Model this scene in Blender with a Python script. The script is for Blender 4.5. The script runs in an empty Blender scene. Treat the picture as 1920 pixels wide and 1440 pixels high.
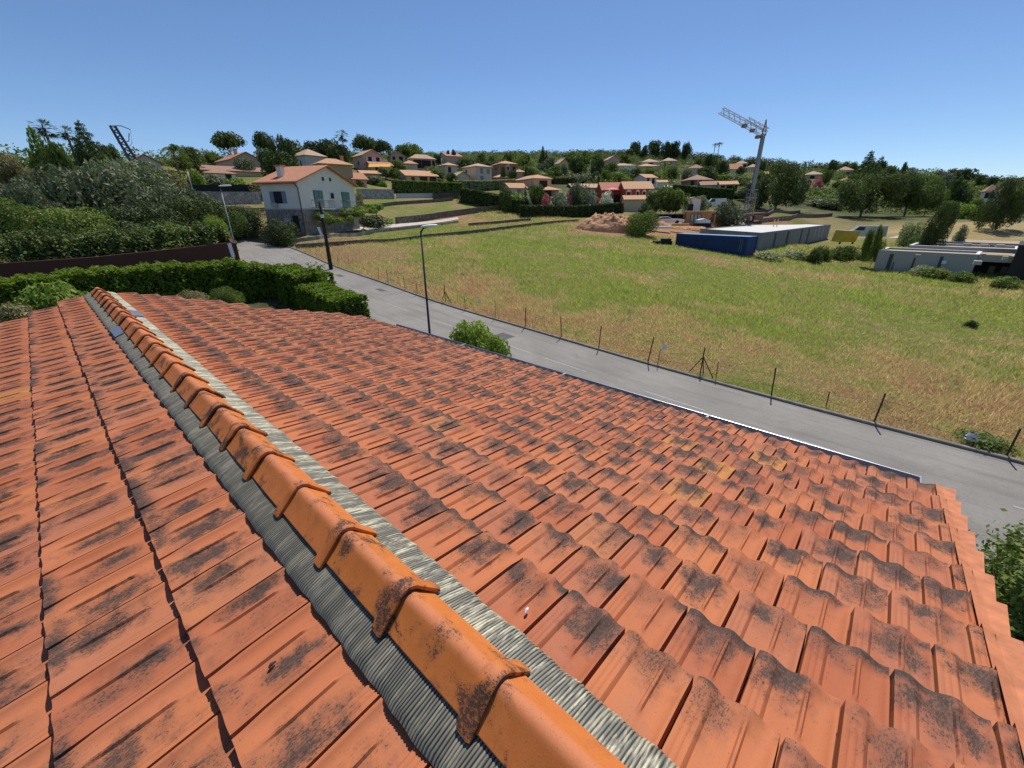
import bpy, math, random
import numpy as np
from mathutils import Matrix, Vector
sc = bpy.context.scene
col = sc.collection
R = math.radians
# ------------------------------------------------------------------ camera
FPX, YAW, PITCH, ROLL = 775.33, 0.827419, 0.397577, -0.009073
CAM = np.array([-0.4712, -0.4856, 1.0798])
def basis():
    f = np.array([math.sin(YAW)*math.cos(PITCH), math.cos(YAW)*math.cos(PITCH), -math.sin(PITCH)])
    r0 = np.array([math.cos(YAW), -math.sin(YAW), 0.]); u0 = np.cross(r0, f)
    return math.cos(ROLL)*r0+math.sin(ROLL)*u0, -math.sin(ROLL)*r0+math.cos(ROLL)*u0, f
CR, CU, CF = basis()
cd = bpy.data.cameras.new("camera"); cam = bpy.data.objects.new("camera", cd); col.objects.link(cam)
cd.sensor_width = 36; cd.lens = 36*FPX/1920; cd.clip_start = 0.05; cd.clip_end = 8000
cam.matrix_world = Matrix(((CR[0],CU[0],-CF[0],CAM[0]),(CR[1],CU[1],-CF[1],CAM[1]),(CR[2],CU[2],-CF[2],CAM[2]),(0,0,0,1)))
sc.camera = cam
# ------------------------------------------------------------------ sky, sun, exposure
SUN_EL, SUN_AZ = R(62), R(70)
w = bpy.data.worlds.new("World"); sc.world = w; w.use_nodes = True
nt = w.node_tree; bg = nt.nodes['Background']
sky = nt.nodes.new('ShaderNodeTexSky'); sky.sky_type = 'NISHITA'; sky.sun_disc = False
sky.sun_elevation = SUN_EL; sky.sun_rotation = SUN_AZ
sky.altitude = 100; sky.air_density = 0.8; sky.dust_density = 0.1; sky.ozone_density = 7.0
nt.links.new(sky.outputs[0], bg.inputs[0]); bg.inputs[1].default_value = 0.118
sl = bpy.data.lights.new("sun", 'SUN'); sl.energy = 4.6; sl.angle = R(0.5); sl.color = (1, .95, .87)
so = bpy.data.objects.new("sun", sl); col.objects.link(so)
sdir = Vector((math.cos(SUN_EL)*math.sin(SUN_AZ), math.cos(SUN_EL)*math.cos(SUN_AZ), math.sin(SUN_EL)))
so.rotation_euler = sdir.to_track_quat('Z', 'Y').to_euler()
so.location = (30, 0, 60)
sc.view_settings.view_transform = 'Standard'; sc.view_settings.look = 'None'
sc.view_settings.exposure = 0.0; sc.view_settings.gamma = 1
sc.render.engine = 'CYCLES'
sc.cycles.max_bounces = 6; sc.cycles.transparent_max_bounces = 4
# ------------------------------------------------------------------ picking directions
def ray(px, py):
    d = CF+(px-960)/FPX*CR-(py-720)/FPX*CU
    return d/np.hypot(d[0], d[1])
def at(px, py, rho):
    return CAM+ray(px, py)*rho
def azel(px, py):
    d = ray(px, py); return math.atan2(d[0], d[1]), d[2]
# ------------------------------------------------------------------ terrain
KX = 18.6
anc = []
for y, z in ((-60,-6.6),(-30,-6.6),(-15,-6.55),(-4.4,-6.5),(5.9,-6.25),(16.7,-5.72),(25.8,-5.2),(33,-4.5),(40.8,-3.85),(46.5,-3.05),(50,-2.65),(56,-2.3)):
    for x in (12.2, 18.8, 15.5): anc.append((x, y, z))
    if y < 30: anc += [(3, y, z), (-12, y, z)]
anc += [(0,36,-5.0),(-15,36,-4.8),(8,36,-4.6),(2,46,-3.6),(-20,50,-3.2),(12,60,-1.9),(6,58,-2.4),(-10,62,-1.5)]
def A(px, py, rho): anc.append(tuple(at(px, py, rho)))
def AZ(px, rho, z):
    q = at(px, 420, rho); anc.append((q[0], q[1], z))
# field
for px, rho, z in ((1300,30,-6.05),(1600,30,-6.4),(1850,30,-6.6),(1100,40,-5.2),(1000,60,-3.6),(1300,48,-5.6),(1500,50,-6.1),(1700,45,-6.5),(1645,75,-6.95),(1740,73,-6.95),(1830,73,-6.9),(1900,73,-6.9),(1720,62,-6.85),
                   (1850,62,-6.85),(1650,60,-6.75),(1400,69,-5.2),(1270,75,-4.4),(1550,90,-5.5),(1500,94,-5.3),(1553,110,-5.7),(1530,100,-5.75),(1562,104,-5.7),(1553,124,-5.65),(1535,115,-5.65),(1577,118,-5.6),(1590,96,-5.6),(1510,86,-5.6),(1470,80,-5.4),(1400,92,-4.4),(1780,85,-5.6),(1910,90,-5.6),
                   (800,55,-2.9),(1000,75,-2.7),(900,45,-4.1)): AZ(px, rho, z)
A(565,466,55); A(700,455,62); A(850,438,72); A(1080,414,97); A(550,452,56.5); A(600,438,60); A(700,436,68)
A(760,422,77); A(940,400,98); A(700,415,78); A(800,408,88); A(900,392,106); A(700,385,95); A(850,376,112)
A(470,456,60); A(1190,440,80); A(1100,409,108); A(1180,402,112); A(1230,400,120)
A(1397,424,118); A(1300,418,108); A(1480,402,128); A(1420,400,140); A(1600,402,168)
A(1700,408,150); A(1640,405,160); A(1470,392,162); A(1850,412,150); A(1915,415,140); A(1730,425,118)
# hillside
A(300,312,130); A(250,318,110); A(440,318,150); A(430,342,120); A(470,385,80); A(400,375,85); A(360,372,85)
A(580,322,140); A(620,340,112); A(700,321,150); A(720,345,125); A(790,346,130); A(780,318,165); A(840,330,170)
A(900,342,140); A(950,335,165); A(1000,355,132); A(1190,396,128); A(1110,362,150); A(1215,348,180)
A(1320,358,185); A(1350,365,175); A(1300,380,150)
A(1000,318,230); A(1100,325,240); A(1200,318,300); A(1240,300,400); A(700,300,230); A(750,297,260); A(880,305,250)
A(1000,303,330); A(1100,303,340); A(560,300,200); A(450,300,200); A(320,305,200); A(200,308,130); A(100,310,130); A(0,320,120)
A(1370,325,300); A(1400,314,400); A(1500,328,400); A(1525,342,260); A(1590,340,280); A(1600,325,420); A(1700,345,350); A(1780,350,400); A(1860,378,250); A(1900,365,350)
A(1560,372,200); A(1780,395,200); A(1660,385,210)
for az in range(-180, 180, 20):
    a = R(az)
    if -15 < az < 112: continue
    for rr in (60, 200, 420): anc.append((rr*math.sin(a), rr*math.cos(a), -6.5))
anc = np.array(anc); S = 60.
def _phi(r2): return np.where(r2 > 0, r2*np.log(r2+1e-9), 0.)*.5
P2 = anc[:, :2]/S; n_ = len(anc)
K = _phi(((P2[:, None]-P2[None])**2).sum(-1))+np.eye(n_)*0.004
Pm = np.c_[np.ones(n_), P2]
M_ = np.block([[K, Pm], [Pm.T, np.zeros((3, 3))]])
W_ = np.linalg.solve(M_, np.r_[anc[:, 2], np.zeros(3)])
def _s(a, b, x):
    t = np.clip((x-a)/(b-a), 0, 1); return t*t*(3-2*t)
def hgt(x, y, road=False):
    x = np.atleast_1d(np.asarray(x, float)); y = np.atleast_1d(np.asarray(y, float))
    out = np.zeros(len(x))
    rr = np.hypot(x, y); sc_ = np.where(rr > 460, 460/np.maximum(rr, 1), 1.)
    for i in range(0, len(x), 20000):
        q = np.c_[x[i:i+20000]*sc_[i:i+20000], y[i:i+20000]*sc_[i:i+20000]]/S
        out[i:i+20000] = _phi(((q[:, None]-P2[None])**2).sum(-1))@W_[:n_]+W_[n_]+q@W_[n_+1:]
    f = _s(460, 1100, rr)
    out = out*(1-f)+(-8)*f
    if road:
        m = _s(11.5, 12.3, x)*(1-_s(18.45, 18.75, x))*_s(-62, -58, y)*(1-_s(59, 62, y))
        out = out-.12*m
    return out
def gz(x, y): return float(hgt(x, y)[0])
def hit(px, py, zoff=0.):
    d = ray(px, py); t = np.linspace(6, 600, 6000); P = CAM+t[:, None]*d
    g = hgt(P[:, 0], P[:, 1])+zoff; k = np.argmax(P[:, 2] < g)
    return np.array([P[k, 0], P[k, 1], g[k]])
# ------------------------------------------------------------------ node helpers
def mat(name):
    m = bpy.data.materials.new(name); m.use_nodes = True
    return m, m.node_tree, m.node_tree.nodes['Principled BSDF']
def N(nt, t, **k):
    n = nt.nodes.new(t)
    for a, b in k.items():
        if a.startswith('i_'): n.inputs[a[2:]].default_value = b
        else: setattr(n, a, b)
    return n
def noise(nt, vec, scale, detail=4, rough=.55, dist=0.):
    n = N(nt, 'ShaderNodeTexNoise'); n.inputs['Scale'].default_value = scale; n.inputs['Detail'].default_value = detail
    n.inputs['Roughness'].default_value = rough; n.inputs['Distortion'].default_value = dist
    if vec is not None: nt.links.new(vec, n.inputs['Vector'])
    return n.outputs['Fac']
def ramp(nt, fac, stops):
    r = N(nt, 'ShaderNodeValToRGB'); e = r.color_ramp.elements
    while len(e) > 1: e.remove(e[0])
    e[0].position = stops[0][0]; c = stops[0][1]; e[0].color = (*c, 1) if len(c) == 3 else c
    for p, c in stops[1:]:
        q = e.new(p); q.color = (*c, 1) if len(c) == 3 else c
    nt.links.new(fac, r.inputs[0]); return r.outputs[0]
def mix(nt, fac, a, b, mode='MIX'):
    n = N(nt, 'ShaderNodeMix', data_type='RGBA', blend_type=mode)
    for s, v in ((n.inputs[0], fac), (n.inputs[6], a), (n.inputs[7], b)):
        if hasattr(v, 'links') or hasattr(v, 'is_linked'): nt.links.new(v, s)
        elif isinstance(v, (int, float)): s.default_value = v
        else: s.default_value = (*v, 1)
    return n.outputs[2]
def mth(nt, op, a, b=None, c=None, clamp=False):
    n = N(nt, 'ShaderNodeMath', operation=op, use_clamp=clamp)
    for s, v in zip(n.inputs, (a, b, c)):
        if v is None: continue
        if hasattr(v, 'is_linked'): nt.links.new(v, s)
        else: s.default_value = v
    return n.outputs[0]
def smooth(nt, v, a, b):
    n = N(nt, 'ShaderNodeMapRange', interpolation_type='SMOOTHSTEP')
    n.inputs[1].default_value = a; n.inputs[2].default_value = b; nt.links.new(v, n.inputs[0]); return n.outputs[0]
def pos(nt): return N(nt, 'ShaderNodeNewGeometry').outputs['Position']
def obco(nt): return N(nt, 'ShaderNodeTexCoord').outputs['Object']
def scaled(nt, v, s):
    n = N(nt, 'ShaderNodeVectorMath', operation='MULTIPLY'); nt.links.new(v, n.inputs[0]); n.inputs[1].default_value = s; return n.outputs[0]
def bump(nt, bs, h, strength=.4, dist=.01):
    b = N(nt, 'ShaderNodeBump'); b.inputs['Strength'].default_value = strength; b.inputs['Distance'].default_value = dist
    nt.links.new(h, b.inputs['Height']); nt.links.new(b.outputs[0], bs.inputs['Normal'])
def simple(name, c, rough=.8, var=.12, scale=3., metal=0., bmp=0.):
    m, nt, b = mat(name); f = noise(nt, pos(nt), scale, 5)
    c = np.array(c)
    cc = ramp(nt, f, [(.3, tuple(c*(1-var))), (.7, tuple(np.minimum(c*(1+var), 1)))])
    nt.links.new(cc, b.inputs['Base Color']); b.inputs['Roughness'].default_value = rough; b.inputs['Metallic'].default_value = metal
    b.inputs['Specular IOR Level'].default_value = .3
    if bmp: bump(nt, b, noise(nt, pos(nt), scale*8, 3), bmp, .01)
    return m
def s2l(*c): return tuple(((v/255)/12.92 if v/255 <= .04045 else ((v/255+.055)/1.055)**2.4) for v in c)
# ------------------------------------------------------------------ object helpers
ORG = {}
def tag(o, label=None, cat=None, group=None, kind=None):
    if label: o['label'] = label
    if cat: o['category'] = cat
    if group: o['group'] = group
    if kind: o['kind'] = kind
    return o
def thing(name, loc, label, cat, group=None):
    o = bpy.data.objects.new(name, None); col.objects.link(o); o.location = loc; o.empty_display_size = .3
    ORG[o.name] = np.array(loc, float); return tag(o, label, cat, group)
def meshobj(name, V, F, m, parent=None, smoothf=False, origin=None):
    V = np.asarray(V, float)
    org = np.zeros(3)
    if parent is not None: org = ORG[parent.name]
    elif origin is not None: org = np.array(origin, float)
    me = bpy.data.meshes.new(name); me.from_pydata((V-org).tolist(), [], F)
    me.update(); me.materials.append(m)
    if smoothf: me.shade_smooth()
    o = bpy.data.objects.new(name, me); col.objects.link(o)
    if parent is not None: o.parent = parent; ORG[o.name] = org
    else: o.location = org; ORG[o.name] = org
    return o
def quads(name, V, nper, m, attr=None, smoothf=False):
    """fast mesh from n*nper verts, consecutive polygons"""
    V = np.asarray(V, np.float32); n = len(V)//nper
    me = bpy.data.meshes.new(name); me.vertices.add(len(V)); me.vertices.foreach_set('co', V.ravel())
    me.loops.add(len(V)); me.loops.foreach_set('vertex_index', np.arange(len(V), dtype=np.int32))
    me.polygons.add(n); me.polygons.foreach_set('loop_start', np.arange(0, len(V), nper, dtype=np.int32))
    me.polygons.foreach_set('loop_total', np.full(n, nper, dtype=np.int32))
    me.update(calc_edges=True); me.materials.append(m)
    if attr is not None:
        a = me.attributes.new('lv', 'FLOAT', 'FACE'); a.data.foreach_set('value', np.asarray(attr, np.float32))
    return me
def gridmesh(name, V, nu, nv, m, uv=None, smoothf=True):
    """V: (k*nu*nv) grids, each nu x nv"""
    V = np.asarray(V, np.float32).reshape(-1, nu*nv, 3); k = len(V)
    i, j = np.meshgrid(np.arange(nu-1), np.arange(nv-1), indexing='ij'); b = (i*nv+j).ravel()
    f = np.stack([b, b+nv, b+nv+1, b+1], -1)
    F = (f[None]+np.arange(k)[:, None, None]*nu*nv).reshape(-1, 4).astype(np.int32)
    me = bpy.data.meshes.new(name); me.vertices.add(k*nu*nv); me.vertices.foreach_set('co', V.ravel())
    me.loops.add(F.size); me.loops.foreach_set('vertex_index', F.ravel())
    me.polygons.add(len(F)); me.polygons.foreach_set('loop_start', np.arange(0, F.size, 4, dtype=np.int32))
    me.polygons.foreach_set('loop_total', np.full(len(F), 4, dtype=np.int32))
    me.update(calc_edges=True); me.materials.append(m)
    if uv is not None:
        l = me.uv_layers.new(name='UVMap'); l.data.foreach_set('uv', np.asarray(uv, np.float32).reshape(-1, 2)[F.ravel()].ravel())
    if smoothf: me.shade_smooth()
    return me
def link(name, me, parent=None, loc=(0, 0, 0)):
    o = bpy.data.objects.new(name, me); col.objects.link(o); o.location = loc
    if parent is not None: o.parent = parent; ORG[o.name] = ORG[parent.name]
    return o
class MB:
    def __init__(s): s.V = []; s.F = []
    def add(s, V, F):
        n = len(s.V); s.V += [tuple(map(float, v)) for v in V]; s.F += [tuple(i+n for i in f) for f in F]; return s
    def frame(s, o, d1, d2, d3):   # box from origin o spanned by three vectors
        o, d1, d2, d3 = map(lambda v: np.array(v, float), (o, d1, d2, d3))
        V = [o, o+d1, o+d1+d2, o+d2, o+d3, o+d1+d3, o+d1+d2+d3, o+d2+d3]
        return s.add(V, [(3,2,1,0),(4,5,6,7),(0,1,5,4),(1,2,6,5),(2,3,7,6),(3,0,4,7)])
    def box(s, x0, x1, y0, y1, z0, z1): return s.frame((x0,y0,z0), (x1-x0,0,0), (0,y1-y0,0), (0,0,z1-z0))
    def tube(s, pts, rad, n=8, cap=True):
        pts = [np.array(p, float) for p in pts]
        if not hasattr(rad, '__len__'): rad = [rad]*len(pts)
        base = len(s.V); up = np.array([0, 0, 1.])
        for i, p in enumerate(pts):
            t = pts[min(i+1, len(pts)-1)]-pts[max(i-1, 0)]; t /= np.linalg.norm(t)+1e-9
            a = np.cross(t, up if abs(t[2]) < .95 else np.array([1., 0, 0])); a /= np.linalg.norm(a); b = np.cross(t, a)
            for k in range(n):
                an = 2*math.pi*k/n; s.V.append(tuple(p+rad[i]*(math.cos(an)*a+math.sin(an)*b)))
        for i in range(len(pts)-1):
            for k in range(n):
                a0 = base+i*n+k; a1 = base+i*n+(k+1) % n; s.F.append((a0, a1, a1+n, a0+n))
        if cap:
            s.F.append(tuple(base+k for k in range(n))[::-1]); s.F.append(tuple(base+(len(pts)-1)*n+k for k in range(n)))
        return s
    def poly(s, pts, thick):       # polygon pts extruded by vector thick
        pts = [np.array(p, float) for p in pts]; n = len(pts); t = np.array(thick, float)
        V = pts+[p+t for p in pts]; F = [tuple(range(n))[::-1], tuple(range(n, 2*n))]+[(i, (i+1) % n, (i+1) % n+n, i+n) for i in range(n)]
        return s.add(V, F)
    def build(s, name, m, parent=None, smoothf=False, origin=None):
        if parent is None and origin is None: a = np.array(s.V); origin = (a[:, 0].mean(), a[:, 1].mean(), a[:, 2].min())
        return meshobj(name, s.V, s.F, m, parent, smoothf, origin)
rng = np.random.default_rng(7)
#@@MATERIALS
# ------------------------------------------------------------------ materials
def tile_mat(name, VC, VJ, RU, RV, LAP, tint=(1, 1, 1), WV=1):
    m, nt, b = mat(name)
    uv = N(nt, 'ShaderNodeUVMap').outputs[0]; P = pos(nt)
    fl = N(nt, 'ShaderNodeVectorMath', operation='FLOOR'); nt.links.new(uv, fl.inputs[0])
    wn = N(nt, 'ShaderNodeTexWhiteNoise', noise_dimensions='2D'); nt.links.new(fl.outputs[0], wn.inputs['Vector'])
    r1 = wn.outputs['Value']; sep = N(nt, 'ShaderNodeSeparateColor'); nt.links.new(wn.outputs['Color'], sep.inputs[0])
    r2, r3 = sep.outputs[1], sep.outputs[2]
    fr = N(nt, 'ShaderNodeVectorMath', operation='FRACTION'); nt.links.new(uv, fr.inputs[0])
    sx = N(nt, 'ShaderNodeSeparateXYZ'); nt.links.new(fr.outputs[0], sx.inputs[0]); fu, fv = sx.outputs[0], sx.outputs[1]
    T = lambda *c: tuple(np.array(c)*tint)
    base = ramp(nt, r1, [(0, T(.395,.118,.052)), (.35, T(.445,.142,.060)), (.7, T(.48,.160,.066)), (.975, T(.50,.170,.068)), (.985, T(.50,.21,.062)), (1, T(.49,.205,.06))])
    bloom = smooth(nt, mth(nt, 'ADD', noise(nt, P, 7, 5, .6), mth(nt, 'MULTIPLY', mth(nt, 'SUBTRACT', r2, .5), .35)), .42, .66)
    base = mix(nt, mth(nt, 'MULTIPLY', bloom, .5), base, T(.40,.155,.088))
    # fine pores
    fine = noise(nt, P, 260, 3, .7)
    base = mix(nt, mth(nt, 'MULTIPLY', smooth(nt, fine, .52, .75), .35), base, T(.30,.10,.06))
    # lichen: patches near the lower end of each tile, broken into specks
    wob = mth(nt, 'SUBTRACT', noise(nt, P, 16, 4, .65), .5)
    def blob(cu, cv, ru, rv, gain):
        du = mth(nt, 'DIVIDE', mth(nt, 'SUBTRACT', fu, cu), ru); dv = mth(nt, 'DIVIDE', mth(nt, 'SUBTRACT', fv, cv), rv)
        d = mth(nt, 'SQRT', mth(nt, 'ADD', mth(nt, 'MULTIPLY', du, du), mth(nt, 'MULTIPLY', dv, dv)))
        d = mth(nt, 'ADD', d, mth(nt, 'MULTIPLY', wob, 2.3))
        return mth(nt, 'MULTIPLY', mth(nt, 'SUBTRACT', 1, smooth(nt, d, .05, 1.2)), gain)
    cu1 = mth(nt, 'MULTIPLY_ADD', r2, .5, .22); cv1 = mth(nt, 'MULTIPLY_ADD', r3, VJ, VC)
    g1 = mth(nt, 'MULTIPLY_ADD', smooth(nt, mth(nt, 'FRACT', mth(nt, 'MULTIPLY', r2, 7.3)), .0, .6), .6, .4)
    b1 = blob(cu1, cv1, RU, RV, g1)
    cu2 = mth(nt, 'MULTIPLY_ADD', mth(nt, 'FRACT', mth(nt, 'MULTIPLY', r3, 5.7)), .8, .1)
    b2 = blob(cu2, mth(nt, 'MULTIPLY_ADD', r1, .35, VC), RU*.62, RV*.7, mth(nt, 'GREATER_THAN', mth(nt, 'FRACT', mth(nt, 'MULTIPLY', r1, 9.1)), .45))
    # grime gathers along the lapped lower edge and runs over neighbouring tiles
    lap = mth(nt, 'MULTIPLY', smooth(nt, fv, .70, .99), mth(nt, 'MULTIPLY', smooth(nt, noise(nt, P, 3.2, 4, .6), .44, .62), LAP))
    patch = mth(nt, 'MAXIMUM', mth(nt, 'MAXIMUM', b1, b2), lap)
    sp = mth(nt, 'ADD', mth(nt, 'MULTIPLY', noise(nt, scaled(nt, P, (.5, 1, 1)), 190, 3, .8), .75), mth(nt, 'MULTIPLY', noise(nt, scaled(nt, P, (.35, 1, .6)), 34, 4, .7), .25))
    speck = mth(nt, 'ADD', mth(nt, 'MULTIPLY', patch, .185), mth(nt, 'SUBTRACT', sp, .5))
    speck = smooth(nt, speck, .11, .18)
    dark = ramp(nt, noise(nt, P, 60, 3), [(.3, (.032,.024,.020)), (.7, (.085,.060,.048))])
    film = mth(nt, 'MULTIPLY', patch, .88)
    base = mix(nt, film, base, (.112,.058,.042))
    base = mix(nt, mth(nt, 'MULTIPLY', speck, .86), base, dark)
    nt.links.new(base, b.inputs['Base Color']); b.inputs['Roughness'].default_value = .68; b.inputs['Specular IOR Level'].default_value = .2
    bump(nt, b, mth(nt, 'ADD', fine, mth(nt, 'MULTIPLY', speck, .6)), .25, .0015)
    return m
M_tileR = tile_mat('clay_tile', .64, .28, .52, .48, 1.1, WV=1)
M_tileL = tile_mat('clay_tile_left_slope', .28, .5, .40, .60, 1.05, (.98, .98, 1.0))  # left slope: longer stains and a slightly cooler tint
def ridge_mat():
    m, nt, b = mat('clay_ridge'); P = pos(nt); O = obco(nt)
    inf = N(nt, 'ShaderNodeObjectInfo').outputs['Random']
    base = ramp(nt, noise(nt, P, 9, 4), [(.3, (.52,.155,.032)), (.7, (.62,.20,.042))])
    base = mix(nt, mth(nt, 'MULTIPLY', inf, .35), base, (.60,.17,.055))
    sx = N(nt, 'ShaderNodeSeparateXYZ'); nt.links.new(O, sx.inputs[0])
    ax = mth(nt, 'ABSOLUTE', sx.outputs[0])
    crown = mth(nt, 'SUBTRACT', 1, smooth(nt, ax, .010, .032))
    base = mix(nt, mth(nt, 'MULTIPLY', crown, .5), base, (.50,.20,.12))
    base = mix(nt, mth(nt, 'MULTIPLY', smooth(nt, noise(nt, P, 230, 4, .8), .53, .68), .35), base, (.22,.08,.03))
    base = mix(nt, mth(nt, 'MULTIPLY', smooth(nt, noise(nt, P, 14, 5, .7), .5, .7), .35), base, (.30,.105,.04))
    n1 = noise(nt, P, 9, 4, .6, .4)
    d = mth(nt, 'SUBTRACT', mth(nt, 'ADD', .41, mth(nt, 'MULTIPLY', inf, .10)), mth(nt, 'MULTIPLY', mth(nt, 'SUBTRACT', 1, smooth(nt, sx.outputs[1], .03, .13)), .085))
    dd = mth(nt, 'SUBTRACT', n1, d)
    patch = smooth(nt, dd, .03, .25)
    sp = smooth(nt, mth(nt, 'ADD', mth(nt, 'MULTIPLY', patch, .20), mth(nt, 'SUBTRACT', noise(nt, scaled(nt, P, (1, .6, 1)), 170, 4, .85), .5)), .11, .19)
    base = mix(nt, mth(nt, 'MULTIPLY', patch, .55), base, (.16,.07,.04))
    base = mix(nt, mth(nt, 'MULTIPLY', sp, .88), base, (.045,.032,.028))
    nt.links.new(base, b.inputs['Base Color']); b.inputs['Roughness'].default_value = .72; b.inputs['Specular IOR Level'].default_value = .22
    bump(nt, b, mth(nt, 'ADD', noise(nt, P, 260, 4, .8), noise(nt, P, 30, 4)), .3, .0016)
    return m
M_ridge = ridge_mat()
def flash_mat():
    m, nt, b = mat('pleated_flashing'); P = pos(nt)
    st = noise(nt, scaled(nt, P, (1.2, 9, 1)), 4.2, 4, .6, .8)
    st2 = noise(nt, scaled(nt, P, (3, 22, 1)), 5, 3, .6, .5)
    f = smooth(nt, mth(nt, 'ADD', mth(nt, 'MULTIPLY', st, .7), mth(nt, 'MULTIPLY', st2, .3)), .47, .60)  # cream patches: scrapes plus sun glint painted into the colour
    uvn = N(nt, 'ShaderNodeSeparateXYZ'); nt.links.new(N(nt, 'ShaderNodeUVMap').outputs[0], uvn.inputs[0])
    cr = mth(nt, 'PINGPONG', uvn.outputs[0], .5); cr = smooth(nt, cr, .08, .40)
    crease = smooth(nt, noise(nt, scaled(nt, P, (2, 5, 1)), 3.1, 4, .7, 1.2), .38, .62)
    a = mix(nt, cr, (.035,.033,.028), (.23,.215,.165)); b_ = mix(nt, mth(nt, 'MULTIPLY_ADD', cr, .6, mth(nt, 'MULTIPLY', crease, .4)), (.16,.15,.11), (.72,.66,.47))  # dark valleys, cream crests: shade between pleats painted into the colour
    c = mix(nt, f, a, b_); c = mix(nt, mth(nt, 'MULTIPLY', mth(nt, 'GREATER_THAN', 1.5, uvn.outputs[1]), .68), c, mix(nt, cr, (.022,.021,.019), (.20,.19,.15)))  # strip away from the sun painted darker
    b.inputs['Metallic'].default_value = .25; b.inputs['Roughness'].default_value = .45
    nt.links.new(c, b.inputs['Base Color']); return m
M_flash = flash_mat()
M_flash_dark = simple('grey_blue_patch', (.12,.15,.20), .5)
def plane_dist(nt, P, c, r0, r1, jit=6.):
    n = N(nt, 'ShaderNodeVectorMath', operation='DISTANCE'); nt.links.new(P, n.inputs[0]); n.inputs[1].default_value = tuple(c)
    d = mth(nt, 'ADD', n.outputs['Value'], mth(nt, 'MULTIPLY', mth(nt, 'SUBTRACT', noise(nt, P, .25, 3), .5), jit*2))
    return mth(nt, 'SUBTRACT', 1, smooth(nt, d, r0, r1))
def field_color(nt, P, blades=False):
    big = noise(nt, P, .075, 4, .55, .8); med = noise(nt, scaled(nt, P, (1, .7, 1)), .36, 4, .65, 1.0); fin = noise(nt, P, 2.3, 4, .65)
    v = mth(nt, 'ADD', mth(nt, 'MULTIPLY', big, .62), mth(nt, 'ADD', mth(nt, 'MULTIPLY', med, .62), mth(nt, 'MULTIPLY', fin, .22))); v = mth(nt, 'SUBTRACT', v, .19)
    sx = N(nt, 'ShaderNodeSeparateXYZ'); nt.links.new(P, sx.inputs[0])
    # dry margin beside the kerb and round the far edge of the field
    dry = mth(nt, 'SUBTRACT', 1, smooth(nt, mth(nt, 'ADD', sx.outputs[0], mth(nt, 'MULTIPLY', noise(nt, P, .16, 3), 9)), 26., 37.))
    far = smooth(nt, sx.outputs[0], 46, 62.)
    v = mth(nt, 'SUBTRACT', v, mth(nt, 'MULTIPLY', dry, .17)); v = mth(nt, 'SUBTRACT', v, mth(nt, 'MULTIPLY', far, .045))
    c = ramp(nt, v, [(.30, (.170,.120,.078)), (.41, (.178,.142,.082)), (.475, (.150,.142,.066)), (.53, (.118,.124,.044)), (.60, (.130,.148,.040)), (.66, (.092,.108,.036)), (.73, (.135,.150,.042))])
    dk = smooth(nt, noise(nt, P, .55, 3, .6, .3), .62, .74)
    c = mix(nt, 1., c, (1.50,1.46,1.18), 'MULTIPLY')
    return mix(nt, mth(nt, 'MULTIPLY', dk, .6), c, (.07,.09,.04))
def ground_mat():
    m, nt, b = mat('ground'); P = pos(nt)
    c = field_color(nt, P)
    sx = N(nt, 'ShaderNodeSeparateXYZ'); nt.links.new(P, sx.inputs[0])
    soil = ramp(nt, noise(nt, P, 1.2, 5), [(.3, (.30,.165,.085)), (.7, (.42,.26,.15))])
    for q, r0, r1 in ((hit(1235, 430), 7, 13), (hit(1330, 428), 6, 13), (hit(1150, 432), 5, 10), (hit(560, 470), .8, 2.6), (hit(860, 413), 4, 9), (hit(1440, 425), 5, 9)):
        c = mix(nt, plane_dist(nt, P, q, r0, r1, 3), c, soil)
    wheat = ramp(nt, noise(nt, P, .5, 4), [(.3, (.36,.26,.12)), (.7, (.46,.36,.18))])
    for q, r0, r1 in ((hit(1680, 412), 15, 27), (hit(1600, 408), 14, 24), (hit(1640, 418), 9, 17), (hit(1745, 422), 8, 15), (hit(1880, 424), 10, 20)):
        c = mix(nt, mth(nt, 'MULTIPLY', plane_dist(nt, P, q, r0, r1, 5), .85), c, wheat)
    # far hillside: scrub green
    ln = N(nt, 'ShaderNodeVectorMath', operation='LENGTH'); nt.links.new(P, ln.inputs[0])
    hill = ramp(nt, noise(nt, P, .09, 5, .65), [(.35, (.045,.065,.025)), (.5, (.10,.11,.045)), (.68, (.20,.18,.09))])
    c = mix(nt, smooth(nt, ln.outputs['Value'], 118, 150), c, hill)
    yard = ramp(nt, noise(nt, P, 1.5, 5), [(.35, (.05,.07,.025)), (.65, (.14,.12,.06))])
    c = mix(nt, mth(nt, 'SUBTRACT', 1, smooth(nt, sx.outputs[0], 11.8, 12.2)), c, yard)
    nt.links.new(c, b.inputs['Base Color']); b.inputs['Roughness'].default_value = .95; b.inputs['Specular IOR Level'].default_value = .1
    bump(nt, b, noise(nt, P, 5, 6, .7), .9, .25)
    return m
M_ground = ground_mat()
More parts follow.
